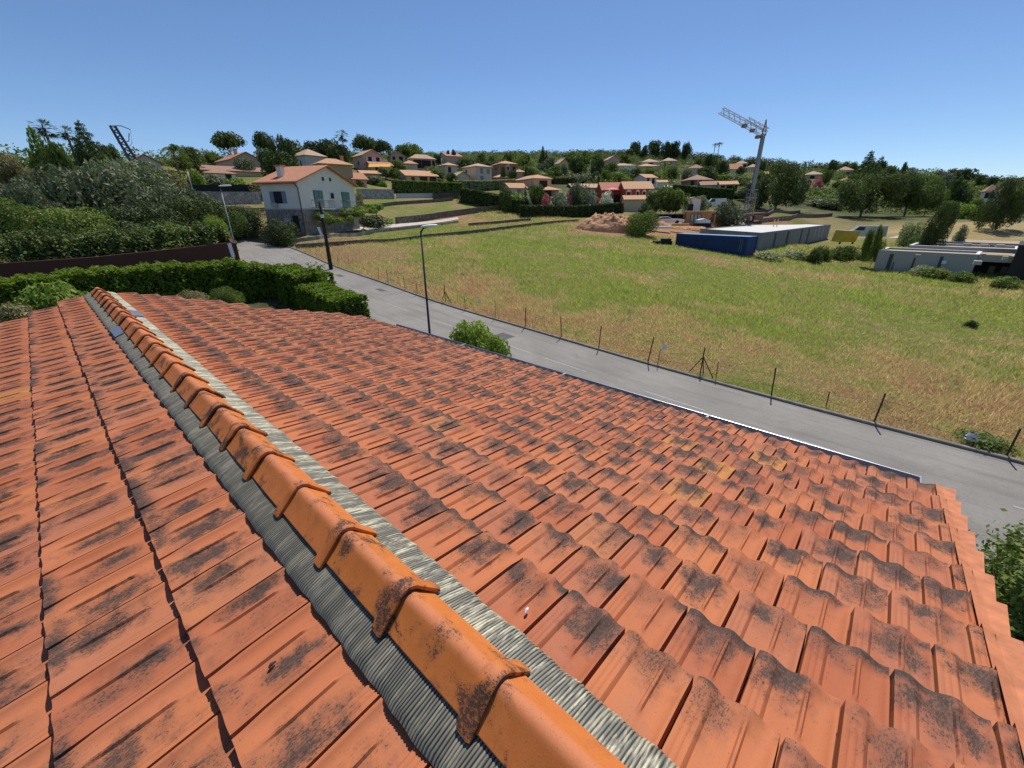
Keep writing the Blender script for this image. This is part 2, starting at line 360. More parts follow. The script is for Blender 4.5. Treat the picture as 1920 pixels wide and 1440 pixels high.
def blade_mat():
    m, nt, b = mat('grass_blades'); P = pos(nt)
    c = field_color(nt, P); a = N(nt, 'ShaderNodeAttribute', attribute_name='lv').outputs['Fac']
    c = mix(nt, 1., c, ramp(nt, a, [(0, (1.7,1.7,1.65)), (.5, (2.7,2.7,2.6)), (1, (4.0,4.0,3.9))]), 'MULTIPLY')
    nt.links.new(c, b.inputs['Base Color']); b.inputs['Roughness'].default_value = .75; b.inputs['Specular IOR Level'].default_value = .2
    tr = N(nt, 'ShaderNodeBsdfTranslucent'); nt.links.new(c, tr.inputs[0])
    ms = N(nt, 'ShaderNodeMixShader'); ms.inputs[0].default_value = .42
    nt.links.new(b.outputs[0], ms.inputs[1]); nt.links.new(tr.outputs[0], ms.inputs[2])
    nt.links.new(ms.outputs[0], nt.nodes['Material Output'].inputs[0]); return m
M_blade = blade_mat()
def leaf_mat(name, lo, mid, hi, trans=.3, rnd=.25):
    m, nt, b = mat(name)
    a = N(nt, 'ShaderNodeAttribute', attribute_name='lv').outputs['Fac']
    inf = N(nt, 'ShaderNodeObjectInfo').outputs['Random']
    v = mth(nt, 'ADD', a, mth(nt, 'MULTIPLY', mth(nt, 'SUBTRACT', inf, .5), rnd*2))
    c = ramp(nt, v, [(0, lo), (.5, mid), (1, hi)])
    nt.links.new(c, b.inputs['Base Color']); b.inputs['Roughness'].default_value = .6; b.inputs['Specular IOR Level'].default_value = .25
    tr = N(nt, 'ShaderNodeBsdfTranslucent'); nt.links.new(mix(nt, 1., c, (1.2,1.3,.7), 'MULTIPLY'), tr.inputs[0])
    ms = N(nt, 'ShaderNodeMixShader'); ms.inputs[0].default_value = trans
    nt.links.new(b.outputs[0], ms.inputs[1]); nt.links.new(tr.outputs[0], ms.inputs[2])
    nt.links.new(ms.outputs[0], nt.nodes['Material Output'].inputs[0]); return m
LM = dict(
 green=leaf_mat('leaves_green', (0.065, 0.103, 0.024), (0.129, 0.174, 0.037), (0.249, 0.312, 0.065)),
 dark=leaf_mat('leaves_dark', (0.034, 0.054, 0.018), (0.071, 0.100, 0.028), (0.147, 0.193, 0.046), .2),
 olive=leaf_mat('leaves_olive', (0.081, 0.103, 0.054), (0.158, 0.182, 0.103), (0.276, 0.304, 0.187), .2),
 bright=leaf_mat('leaves_bright', (0.125, 0.187, 0.036), (0.218, 0.297, 0.053), (0.356, 0.446, 0.081), .35),
 hedge=leaf_mat('leaves_hedge', (.060,.100,.012), (.135,.205,.018), (.26,.34,.035), .42, .05),
 dryleaf=leaf_mat('leaves_dry', (0.178, 0.160, 0.071), (0.211, 0.185, 0.079), (0.392, 0.339, 0.160), .2),
 pink=leaf_mat('oleander_pink', (.05,.09,.03), (.72,.17,.26), (.85,.38,.45), .25),
 white=leaf_mat('oleander_white', (.06,.10,.03), (.60,.62,.50), (.85,.85,.76), .2),
 reed=leaf_mat('reed_leaves', (0.178, 0.232, 0.107), (0.330, 0.356, 0.185), (0.499, 0.499, 0.285), .3))
M_bark = simple('bark', (.10,.075,.055), .95, .3, 6)
M_barkp = simple('palm_bark', (.17,.13,.09), .95, .3, 6)
def asphalt():
    m, nt, b = mat('asphalt'); P = pos(nt)
    v = mth(nt, 'ADD', mth(nt, 'MULTIPLY', noise(nt, P, .35, 4), .5), mth(nt, 'ADD', mth(nt, 'MULTIPLY', noise(nt, scaled(nt, P, (3, .5, 1)), 1.2, 4), .25), mth(nt, 'MULTIPLY', noise(nt, P, 22, 4, .8), .35)))
    c = ramp(nt, v, [(.32, (.140,.130,.115)), (.5, (.205,.190,.168)), (.68, (.27,.25,.222))])
    cr = noise(nt, P, .8, 6, .7, 1.5); crk = mth(nt, 'SUBTRACT', 1, smooth(nt, mth(nt, 'ABSOLUTE', mth(nt, 'SUBTRACT', cr, .5)), .0, .006))
    c = mix(nt, mth(nt, 'MULTIPLY', crk, .5), c, (.08,.078,.072))
    wx = noise(nt, scaled(nt, P, (1, .03, 1)), 1.9, 4, .6)
    c = mix(nt, mth(nt, 'MULTIPLY', smooth(nt, wx, .5, .66), .38), c, (.115,.108,.098))
    c = mix(nt, mth(nt, 'MULTIPLY', smooth(nt, noise(nt, P, .7, 5, .7, .6), .60, .70), .35), c, (.11,.105,.098))
    gr = noise(nt, P, 55, 3, .95); c = mix(nt, mth(nt, 'MULTIPLY', smooth(nt, gr, .55, .7), .4), c, (.36,.35,.33))
    nt.links.new(c, b.inputs['Base Color']); b.inputs['Roughness'].default_value = .9
    bump(nt, b, gr, .4, .01); return m
M_asph = asphalt()
M_kerb = simple('kerb_stone', (.20,.185,.16), .9, .25, 4)
M_line = simple('worn_line_paint', (.34,.335,.32), .9, .25, 9)
M_patch = simple('asphalt_patch_and_shadow', (.10,.10,.098), .9, .2, 6)
def wallmat(name, c, var=.08, stain=.15):
    m, nt, b = mat(name); P = pos(nt); c = np.array(c)
    v = mth(nt, 'ADD', mth(nt, 'MULTIPLY', noise(nt, P, .7, 5), .6), mth(nt, 'MULTIPLY', noise(nt, P, 9, 4), .4))
    cc = ramp(nt, v, [(.3, tuple(c*(1-var))), (.7, tuple(np.minimum(c*(1+var), .9)))])
    st = smooth(nt, noise(nt, scaled(nt, P, (1, 1, .25)), 1.6, 5, .6), .55, .75)
    cc = mix(nt, mth(nt, 'MULTIPLY', st, stain), cc, tuple(c*.6))
    nt.links.new(cc, b.inputs['Base Color']); b.inputs['Roughness'].default_value = .9; b.inputs['Specular IOR Level'].default_value = .2
    return m
def stonemat(name, lo, hi, mortar, scale=2.2):
    m, nt, b = mat(name); P = pos(nt)
    vo = N(nt, 'ShaderNodeTexVoronoi', feature='DISTANCE_TO_EDGE'); vo.inputs['Scale'].default_value = scale; nt.links.new(P, vo.inputs['Vector'])
    vc = N(nt, 'ShaderNodeTexVoronoi'); vc.inputs['Scale'].default_value = scale; nt.links.new(P, vc.inputs['Vector'])
    sp = N(nt, 'ShaderNodeSeparateColor'); nt.links.new(vc.outputs['Color'], sp.inputs[0])
    c = ramp(nt, sp.outputs[0], [(0, lo), (1, hi)])
    c = mix(nt, mth(nt, 'SUBTRACT', 1, smooth(nt, vo.outputs['Distance'], .02, .09)), c, mortar)
    nt.links.new(c, b.inputs['Base Color']); b.inputs['Roughness'].default_value = .95
    bump(nt, b, vo.outputs['Distance'], .8, .08); return m
M_stone = stonemat('rubble_stone', (.16,.13,.105), (.36,.31,.25), (.30,.27,.23), 2.4)
M_stonedk = stonemat('terrace_stone', (.11,.085,.062), (.25,.20,.15), (.07,.06,.05), 3.)
M_stonelt = stonemat('pale_stone', (.30,.28,.25), (.50,.47,.42), (.20,.19,.17), 2.)
def roofmat(name, c, axis):   # canal tile rows running down the slope
    m, nt, b = mat(name); P = pos(nt); c = np.array(c)
    f = noise(nt, P, 2.2, 5, .7)
    cc = ramp(nt, f, [(.28, tuple(c*.72)), (.5, tuple(c)), (.72, tuple(np.minimum(c*1.22, .9)))])
    w = N(nt, 'ShaderNodeTexWave', bands_direction='X'); w.inputs['Scale'].default_value = 1.25
    mp = N(nt, 'ShaderNodeMapping'); mp.inputs['Rotation'].default_value = (0, 0, axis); nt.links.new(P, mp.inputs[0]); nt.links.new(mp.outputs[0], w.inputs['Vector'])
    cc = mix(nt, mth(nt, 'MULTIPLY', smooth(nt, w.outputs['Fac'], .35, .0), .35), cc, tuple(c*.35))
    nt.links.new(cc, b.inputs['Base Color']); b.inputs['Roughness'].default_value = .85
    bump(nt, b, w.outputs['Fac'], .6, .06); return m
_rm = {}
def roofm(kind, axis):
    k = (kind, round(axis, 1))
    if k not in _rm:
        c = dict(orange=(.47,.20,.105), pale=(.50,.33,.22), brown=(.34,.19,.125), red=(.47,.17,.10), tan=(.55,.30,.15))[kind]
        _rm[k] = roofmat('canal_tile_roof', c, k[1])
    return _rm[k]
WM = {k: wallmat('render_'+k, c) for k, c in dict(white=(.74,.72,.66), cream=(.60,.50,.38), peach=(.62,.44,.32), pink=(.55,.38,.29), beige=(.42,.31,.19), grey=(.45,.46,.45),
      red=(.36,.075,.055), brown=(.36,.20,.14), greenish=(.76,.73,.64), yellow=(.62,.45,.22)).items()}
M_glass = simple('dark_glass', (.03,.035,.04), .15, .1)
M_opening = simple('dark_opening', (.025,.024,.024), .8)
M_frame = simple('white_frame', (.65,.64,.60), .6)
M_shut = {k: simple('shutter_'+k, c, .7) for k, c in dict(green=(.13,.23,.19), brown=(.09,.035,.022), white=(.6,.6,.58), blue=(.20,.25,.30)).items()}
M_conc = wallmat('bare_concrete', (.235,.235,.235), .12, .3)
M_concpale = wallmat('pale_concrete', (.62,.61,.57), .06, .1)
M_render_dk = wallmat('grey_render', (.36,.35,.33), .06, .15)
M_gravel = simple('roof_gravel', (.40,.30,.19), .95, .2, 6)
M_zinc = simple('zinc', (.55,.57,.60), .35, .1, 6, .85)
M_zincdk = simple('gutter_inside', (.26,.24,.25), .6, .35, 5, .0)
M_metal = simple('dark_metal', (.035,.04,.045), .5, .1, 5, .3)
M_galv = simple('galvanised_steel', (.24,.24,.25), .45, .15, 8, .5)
M_white = simple('white_paint', (.72,.72,.70), .5, .06)
M_rust = simple('rusty_iron', (.055,.035,.028), .85, .3, 20)
M_wood = simple('weathered_wood', (.10,.085,.07), .9, .3, 8)
M_woodorange = simple('timber_cladding', (.42,.22,.09), .8, .25, 3)
M_blue = simple('blue_steel', (.018,.055,.165), .5, .15, 2, .1)
M_yellow = simple('yellow_paint', (.62,.38,.03), .6, .15, 2)
M_redp = simple('red_paint', (.40,.06,.05), .6, .1)
M_terrawall = wallmat('terracotta_render', (.105,.044,.030), .08, .2)
M_soil = simple('heaped_soil', (.50,.27,.15), .95, .3, 2.2, 0, .8)
M_black = simple('black_fabric', (.012,.018,.02), .8)
M_paper = simple('white_plastic', (.70,.72,.76), .6, .04)
M_darkredw = simple('dark_cladding', (.02,.02,.022), .6)
M_court = simple('pale_paving', (.52,.45,.38), .9, .1, 1.5)
M_track = simple('gravel_track', (.50,.44,.35), .95, .12, 2)
# ------------------------------------------------------------------ ground sheet, road
def ground():
    az = np.r_[np.linspace(-14, 114, 460), np.linspace(114, 346, 92)[1:-1]]; az = np.radians(az)
    rr = np.r_[np.linspace(.5, 12, 10), np.geomspace(12.6, 70, 130), np.geomspace(70.8, 480, 170), np.geomspace(500, 6000, 16)]
    A2, R2 = np.meshgrid(az, rr, indexing='ij'); x = (R2*np.sin(A2)).ravel(); y = (R2*np.cos(A2)).ravel()
    z = hgt(x, y, True); na, nr = A2.shape
    V = np.c_[x, y, z].reshape(na, nr, 3); V = np.concatenate([V, V[:1]], 0)
    me = gridmesh('ground', V.reshape(1, -1, 3), na+1, nr, M_ground)
    o = link('ground', me); tag(o, kind='structure')
ground()
def strip(name, x0, x1, y0, y1, dz, m, nx=7, step=.7, kind=None):
    ys = np.arange(y0, y1+step*.5, step); xs = np.linspace(x0, x1, nx); X, Y = np.meshgrid(xs, ys, indexing='ij')
    Z = hgt(np.full(len(ys), 15.5), ys)  # level across the road
    Zc = np.tile(Z, (nx, 1))
    V = np.stack([X, Y, Zc+dz], -1)
    o = link(name, gridmesh(name, V.reshape(1, -1, 3), nx, len(ys), m)); tag(o, kind=kind); return o
strip('road', 11.9, KX, -62, 61, .02, M_asph, 9, .7, 'structure')
def kerb():
    ys = np.arange(-60, 60, .9); b = MB(); z = hgt(np.full(len(ys), 15.5), ys)
    pr = [(KX, -.1), (KX, .10), (KX+.02, .12), (KX+.13, .125), (KX+.15, .1), (KX+.15, -.25)]
    V = []; F = []
    for i, y in enumerate(ys):
        jit = random.uniform(-.008, .008)
        for px_, pz in pr: V.append((px_+jit, y, z[i]+pz))
    n = len(pr)
    for i in range(len(ys)-1):
        for k in range(n-1): F.append((i*n+k, i*n+k+1, (i+1)*n+k+1, (i+1)*n+k))
    o = meshobj('kerb', V, F, M_kerb); tag(o, kind='structure')
random.seed(3); kerb()
# worn edge line and centre dashes, dark patches, one of them painted pole shadow
b = MB()
def mark(b, x, y0, y1, wd):
    n = max(2, int((y1-y0)/.6)); ys = np.linspace(y0, y1, n); zz = hgt(np.full(n, 15.5), ys)+.026
    for i in range(n-1): b.add([(x, ys[i], zz[i]), (x+wd, ys[i], zz[i]), (x+wd, ys[i+1], zz[i+1]), (x, ys[i+1], zz[i+1])], [(0, 1, 2, 3)])
for k, y in enumerate((-7, -1.6, 3.8, 9.4, 12.8, 18.5, 24, 30)): mark(b, 15.4+.03*k, y, y+2.6, .09)
o = b.build('road_marking', M_line); tag(o, 'faded white dashes down the middle of the grey road', 'road marking')
for (px, py, dx, dy, lab) in ((940, 633, 1.3, 1.0, 'dark rectangular repair patch in the road beyond the leafy bush at the eaves'),
                         (714, 544, .5, 1.0, 'small dark patch in the road near the far kerb, past the two hedges'), (582, 507, .5, 1.2, 'painted dark end of the pole shadow on the road left of the dark wooden pole foot'),
                         (637, 517, .5, 1.0, 'small dark grating by the kerb just past the wooden pole')):
    q = hit(px, py); b = MB(); ys = np.linspace(q[1]-dy/2, q[1]+dy/2, 4); zz = hgt(np.full(4, 15.5), ys)+.0255
    for i in range(3): b.add([(q[0]-dx/2, ys[i], zz[i]), (q[0]+dx/2, ys[i], zz[i]), (q[0]+dx/2, ys[i+1], zz[i+1]), (q[0]-dx/2, ys[i+1], zz[i+1])], [(0, 1, 2, 3)])
    tag(b.build('road_patch_and_shadow', M_patch), lab, 'road patch')
# ------------------------------------------------------------------ near house with the tiled roof
HR = thing('tiled_house', (0, 0, -6.5), 'house with the orange clay tiled roof that fills the foreground', 'house')
AR, AL = .19412, .18325
TW = .2275; RR0, RR = .490, .2705; LR0, LR = .510, .340; ZP = -.150
def slope_pt(s, y, n, side):
    a = AR if side > 0 else AL
    return np.stack([side*(s*math.cos(a)+n*math.sin(a)), y, ZP-s*math.sin(a)+n*math.cos(a)], -1)
US = np.array([0,.016,.034,.075,.092,.11,.15,.167,.185,.228,.247,.275,.35,.43,.5,.57,.597,.615,.645,.665,.70,.78,.86,.915,.945,.965,.984])
VS = np.array([-.30,.02,.17,.22,.27,.45,.62,.74,.82,.89,.945,.985,1.0,1.004])
WA = .0095
def prof(u, v):
    ss = _s
    lip = (1-ss(.232,.275,u))*.014
    gro = -.0025*(np.exp(-((u-.092)/.012)**2)+np.exp(-((u-.167)/.012)**2))
    pan = .003*((np.where(u < .6, (u-.43)/.16, (u-.78)/.12))**2); pan = np.clip(pan, 0, .004)*ss(.26,.3,u)
    rib = np.exp(-(np.abs(u-.63)/.026)**4.)*.012*ss(.19,.27,v)
    edge = ss(.875,.945,u)*.014
    p = lip+gro*(1-ss(.8,1,v))+pan+rib+edge
    wave = .0115+WA*np.cos(2*np.pi*2*(u-.13))
    e = ss(.66,.98,v); h = p*(1-e)+wave*e
    side = np.minimum(ss(-.001,.015,u), 1-ss(.966,.983,u))
    return h*side-.022*(1-side)
def far_y(s, side):
    if side > 0: return float(np.interp(s, [0,.3,.54,.86,1.42,2.02,3.02,3.5,3.65,3.8], [9.35,9.35,9.3,9.2,8.75,7.85,7.35,6.95,6.6,6.4]))
    return float(np.interp(s, [0,.5,.9,1.3,3], [9.35,9.3,8.7,8.6,8.5]))
def slope(side, name, m, R0, RL, nrow, phase, smax=99):
    global WA
    WA = .0095 if side > 0 else .0045
    G = []; UV = []
    Ug, Vg = np.meshgrid(US, VS, indexing='ij')
    for j in range(nrow):
        s1 = R0+RL*j; s0 = s1-RL
        ph = phase+(TW/2 if j % 2 else 0)
        ye = far_y((s0+s1)/2, side)
        i0 = math.floor((-1.08-ph)/TW); i1 = math.ceil((ye-ph)/TW)
        for i in range(i0, i1):
            ya, yb = ph+i*TW, ph+(i+1)*TW
            if yb < -1.08 or ya > ye-TW*.5: continue
            tlt = rng.normal(0, .0012); sh = rng.normal(0, .0025)
            u = Ug; v = Vg
            y = yb-u*TW-.002 if side > 0 else ya+u*TW+.002
            s = s0+v*RL+sh; y = np.maximum(y, -1.10)
            n = -.003+.028*np.clip(v, -.3, 1)+prof(u, v)+tlt*v
            drop = v > 1.002
            s = np.where(drop, s0+RL*1.0+sh-.001, s); n = np.where(drop, n-.031, n)
            n = np.where(v < -.1, n-.012, n)
            G.append(slope_pt(s, y, n, side).reshape(-1, 3))
            UV.append(np.stack([i+40+u*.998, j+np.clip(v, .0, .998)+(0 if side > 0 else 30)], -1).reshape(-1, 2))
    me = gridmesh(name, np.array(G), len(US), len(VS), m, np.array(UV))
    me.set_sharp_from_angle(angle=R(42))
    o = link(name, me, HR, (0, 0, 6.5)); return o
oR = slope(1, 'tiled_slope', M_tileR, RR0, RR, 12, .112-8*TW)
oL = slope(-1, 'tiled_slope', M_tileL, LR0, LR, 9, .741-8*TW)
tag(oR, 'sunlit roof slope running down to the gutter, interlocking orange tiles spotted with black lichen')
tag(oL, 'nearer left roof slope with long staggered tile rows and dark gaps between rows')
# verge tiles on the near gable
b = MB()
def verge(b, side, R0, RL, nrow, y):
    for j in range(nrow):
        s1 = R0+RL*j; s0 = s1-RL-.03
        for (ya, yb, n0, n1, n2) in ((y-.10, y-.005, .020, .028, .052),):
            P = lambda s, yy, n: slope_pt(np.array(s), np.array(yy), np.array(n), side)
            V = [P(s0, ya+.012, .022), P(s1, ya-.014, .046), P(s1, yb-.04, .040), P(s0, yb-.04, .018), P(s1, yb, .052), P(s0, yb, .028),
                 P(s0, ya+.012, -.10), P(s1, ya-.014, -.075), P(s1, yb-.04, .012), P(s1, yb, .02)]
            F = [(0,1,2,3), (3,2,4,5), (0,6,7,1), (1,7,8,2), (2,8,9,4)]
            if side > 0: F = [f[::-1] for f in F]
            b.add(V, F)
M_verge = simple('clay_verge', (.50,.18,.08), .7, .22, 14)
for sd, r0, rl, nn in ((1, RR0+.02, RR, 12), (-1, LR0+.02, LR, 9)):
    b = MB(); verge(b, sd, r0, rl, nn, -1.06); b.build('verge', M_verge, HR)
# fascia under the ragged far edge and unseen slab under the tiles, added to block light
b = MB()
for side, smax, R0, RL, nr in ((1, 3.58, RR0, RR, 12), (-1, 3.2, LR0, LR, 9)):
    for j in range(nr):
        s1 = R0+RL*j-.03; s0 = max(s1-RL, -.0); ye = far_y((s0+s1)/2, side)-.16
        c = [slope_pt(np.array(s), np.array(y), np.array(n), side) for s, y, n in ((s0,-1.06,-.03),(s1,-1.06,-.03),(s1,ye,-.03),(s0,ye,-.03))]
        dn = slope_pt(np.array(0.), np.array(0.), np.array(-.08), side)-slope_pt(np.array(0.), np.array(0.), np.array(0.), side)
        b.poly(c, dn)
b.build('deck_light_block', simple('light_block_brown', (.16,.09,.06), .9), HR)
b = MB(); zt = ZP-.16
b.poly([(-3, -.95, -6.6), (3.25, -.95, -6.6), (3.25, 5.9, -6.6), (.1, 8.8, -6.6), (-3, 8.1, -6.6)], (0, 0, 5.7))
b.poly([(-3, -.95, -.9), (3.25, -.95, -.9), (.02, -.95, zt-.05)], (0, 6.5, 0))
b.build('wall', WM['cream'], HR)
# ridge tiles
def ridge_mesh():
    def sec(y, g, ear, dz):
        h = [(.094+g+ear, -.1085-g*.2), (.094+g, -.101), (.091+g, -.098), (.030+g*.9, -.0385+g*.5), (.023+g*.8, -.030+g*.7), (.015+g*.3, -.0245+g*.9), (.008, -.0215+g), (0, -.0205+g)]
        pts = [(-x, z) for x, z in h]+[(x, z) for x, z in h[::-1][1:]]
        return [(x, y, z+dz) for x, z in pts]
    ys = [(-.006,.004,.004,-.03), (-.006,.013,.009,0), (.002,.016,.010,.001), (.040,.015,.009,.001), (.047,.011,.007,0), (.054,.003,.001,0), (.060,0,0,0), (.2,0,0,0), (.40,-.002,0,-.003), (.43,-.003,0,-.006)]
    V = []; 
    for y, g, e, dz in ys:
        if dz == -.03: # inner return of the collar
            V += [(x*.97, y+.002, z-.014) for x, yy, z in sec(y, .012, .014, 0)]
        else: V += sec(y, g, e, dz)
    n = 15; F = []
    for i in range(len(ys)-1):
        for k in range(n-1): F.append((i*n+k, (i+1)*n+k, (i+1)*n+k+1, i*n+k+1))
    # underside
    m0 = len(V)
    V += [(x*.93, y, z-.013) for x, y, z in sec(.0, 0, 0, 0)]+[(x*.93, y, z-.013) for x, y, z in sec(.43, 0, 0, 0)]
    for k in range(n-1): F.append((m0+k, m0+k+1, m0+n+k+1, m0+n+k))
    me = bpy.data.meshes.new('ridge_tile'); me.from_pydata(V, [], F); me.update(); me.materials.append(M_ridge); me.shade_smooth()
    me.set_sharp_from_angle(angle=R(38))
    return me
rm = ridge_mesh()
for n in range(-5, 23):
    o = link('ridge_tile', rm, HR, (rng.normal(0, .0022), .4*n, 6.5+rng.normal(0, .0015))); o.rotation_euler = (rng.normal(0, .003), rng.normal(0, .006), rng.normal(0, .006))
# pleated flashing on both sides of the ridge
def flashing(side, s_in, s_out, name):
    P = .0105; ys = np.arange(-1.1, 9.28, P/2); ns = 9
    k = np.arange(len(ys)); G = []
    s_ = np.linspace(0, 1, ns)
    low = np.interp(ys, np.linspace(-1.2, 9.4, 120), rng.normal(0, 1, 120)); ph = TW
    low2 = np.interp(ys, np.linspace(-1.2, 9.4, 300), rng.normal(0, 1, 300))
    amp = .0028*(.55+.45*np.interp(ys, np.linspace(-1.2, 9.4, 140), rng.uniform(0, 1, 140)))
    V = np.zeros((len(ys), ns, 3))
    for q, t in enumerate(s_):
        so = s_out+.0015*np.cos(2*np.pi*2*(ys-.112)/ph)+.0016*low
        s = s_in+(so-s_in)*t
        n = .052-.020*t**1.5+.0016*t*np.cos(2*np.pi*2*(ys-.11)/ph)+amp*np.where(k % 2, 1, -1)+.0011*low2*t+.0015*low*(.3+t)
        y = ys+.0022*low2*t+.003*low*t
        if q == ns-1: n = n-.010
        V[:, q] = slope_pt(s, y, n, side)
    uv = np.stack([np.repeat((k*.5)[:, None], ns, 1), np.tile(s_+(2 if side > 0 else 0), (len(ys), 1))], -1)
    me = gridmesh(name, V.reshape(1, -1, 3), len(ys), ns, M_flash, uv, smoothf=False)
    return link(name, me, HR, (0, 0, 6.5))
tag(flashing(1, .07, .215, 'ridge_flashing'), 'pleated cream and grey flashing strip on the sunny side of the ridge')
tag(flashing(-1, .07, .190, 'ridge_flashing'), 'pleated dark grey flashing strip with pale scuffs and painted glints on the left side of the ridge')
for side, y0, y1 in ((1, 6.55, 7.05), (-1, 5.55, 6.0)):
    b = MB(); so = .20 if side > 0 else .18
    c = [slope_pt(np.array(s), np.array(y), np.array(n), side) for s, y, n in ((.09, y0, .062), (so, y0, .045), (so, y1, .045), (.09, y1, .062))]
    b.poly(c, (0, 0, .002)).build('flashing_patch', M_flash_dark, HR)
# gutter
b = MB(); sE = RR0+11*RR
e = slope_pt(np.array(sE), np.array(0.), np.array(0.), 1)
def gut(y0, y1):
    prs = [(-.02, -.012), (-.02, -.055), (0, -.095), (.045, -.118), (.12, -.11), (.155, -.07), (.168, -.012), (.174, -.004), (.181, -.010), (.177, -.02)]
    g = MB(); n = len(prs)
    for y in (y0, y1): g.V += [(e[0]+x, y, e[2]-.0+z) for x, z in prs]
    g.F = [(k, k+1, n+k+1, n+k) for k in range(n-1)]
    return g
o = gut(-1.0, 6.1).build('gutter', M_zincdk, HR)
o = MB().tube([(e[0]+.174, -1.0, e[2]-.009), (e[0]+.174, 6.1, e[2]-.009)], .0045, 8).build('gutter_rim', M_zinc, HR)
b = MB(); b.box(e[0]-.02, e[0]+.182, -1.005, -.997, e[2]-.115, e[2]-.002)
b.build('gutter_end', M_zinc, HR)
for y in (.55, 2.3, 4.2): b = MB(); b.box(e[0]-.01, e[0]+.183, y, y+.022, e[2]-.012, e[2]-.002); b.build('gutter_bracket', M_zinc, HR)
b = MB(); b.box(e[0]-.06, e[0]-.022, -1.0, 6.1, e[2]-.16, e[2]-.0).build('fascia', simple('fascia', (.35,.30,.25), .8), HR)
q = hit(0, 0) if False else None
# small droppings / debris on the tiles
for (s, y, side, ln, m, lab) in ((.30, .16, 1, .022, M_paper, 'small white fleck of dropping on a tile beside the ridge flashing'),
                           (.36, .62, -1, .022, M_rust, 'dark crumb of moss at the bottom edge of the left slope')):
    p0 = slope_pt(np.array(s), np.array(y), np.array(.022), side)
    b = MB(); b.tube([p0+(-ln*.5, 0, .002), p0+(-ln*.1, .003, .006), p0+(ln*.5, .006, .002)], [.003, .006, .003], 6)
    o = b.build('debris', m); tag(o, lab, 'debris')
#@@PART3
# ------------------------------------------------------------------ foliage builders
def leaves(C, Rad, n, size, sq=(1, 1, 1), inner=.25, up=.35, droop=0., elong=1.5):
    """n leaf quads on clump spheres with centres C and radii Rad; returns verts, value per leaf"""
    C = np.asarray(C, float); Rad = np.asarray(Rad, float)
    pr = Rad**2/np.sum(Rad**2); k = rng.choice(len(C), n, p=pr)
    d = rng.normal(size=(n, 3)); d /= np.linalg.norm(d, axis=1)[:, None]
    rad = np.where(rng.random(n) < inner, rng.uniform(.3, .85, n), rng.uniform(.84, 1.08, n))
    P = C[k]+d*(Rad[k]*rad)[:, None]*np.array(sq)
    nrm = d*.8+rng.normal(size=(n, 3))*.65; nrm[:, 2] += up; nrm /= np.linalg.norm(nrm, axis=1)[:, None]
    t = np.cross(nrm, rng.normal(size=(n, 3))); t /= np.linalg.norm(t, axis=1)[:, None]; b = np.cross(nrm, t)
    sz = size*rng.uniform(.55, 1.3, n)[:, None]
    a = t*sz*elong*.5; c = b*sz*.5
    V = np.stack([P-a, P+c*.8+a*.1, P+a, P-c*.8+a*.1], 1)
    V[:, 2, 2] -= droop*size
    lv = np.clip(.5+rng.normal(0, .16, n)+(rng.random(len(C))[k]-.5)*.35, 0, 1)
    return V.reshape(-1, 3), lv
def clumps(n, f):
    C = []; 
    while len(C) < n:
        p = rng.uniform(-1, 1, 3); q = f(p)
        if q is not None: C.append(q)
    return np.array(C)
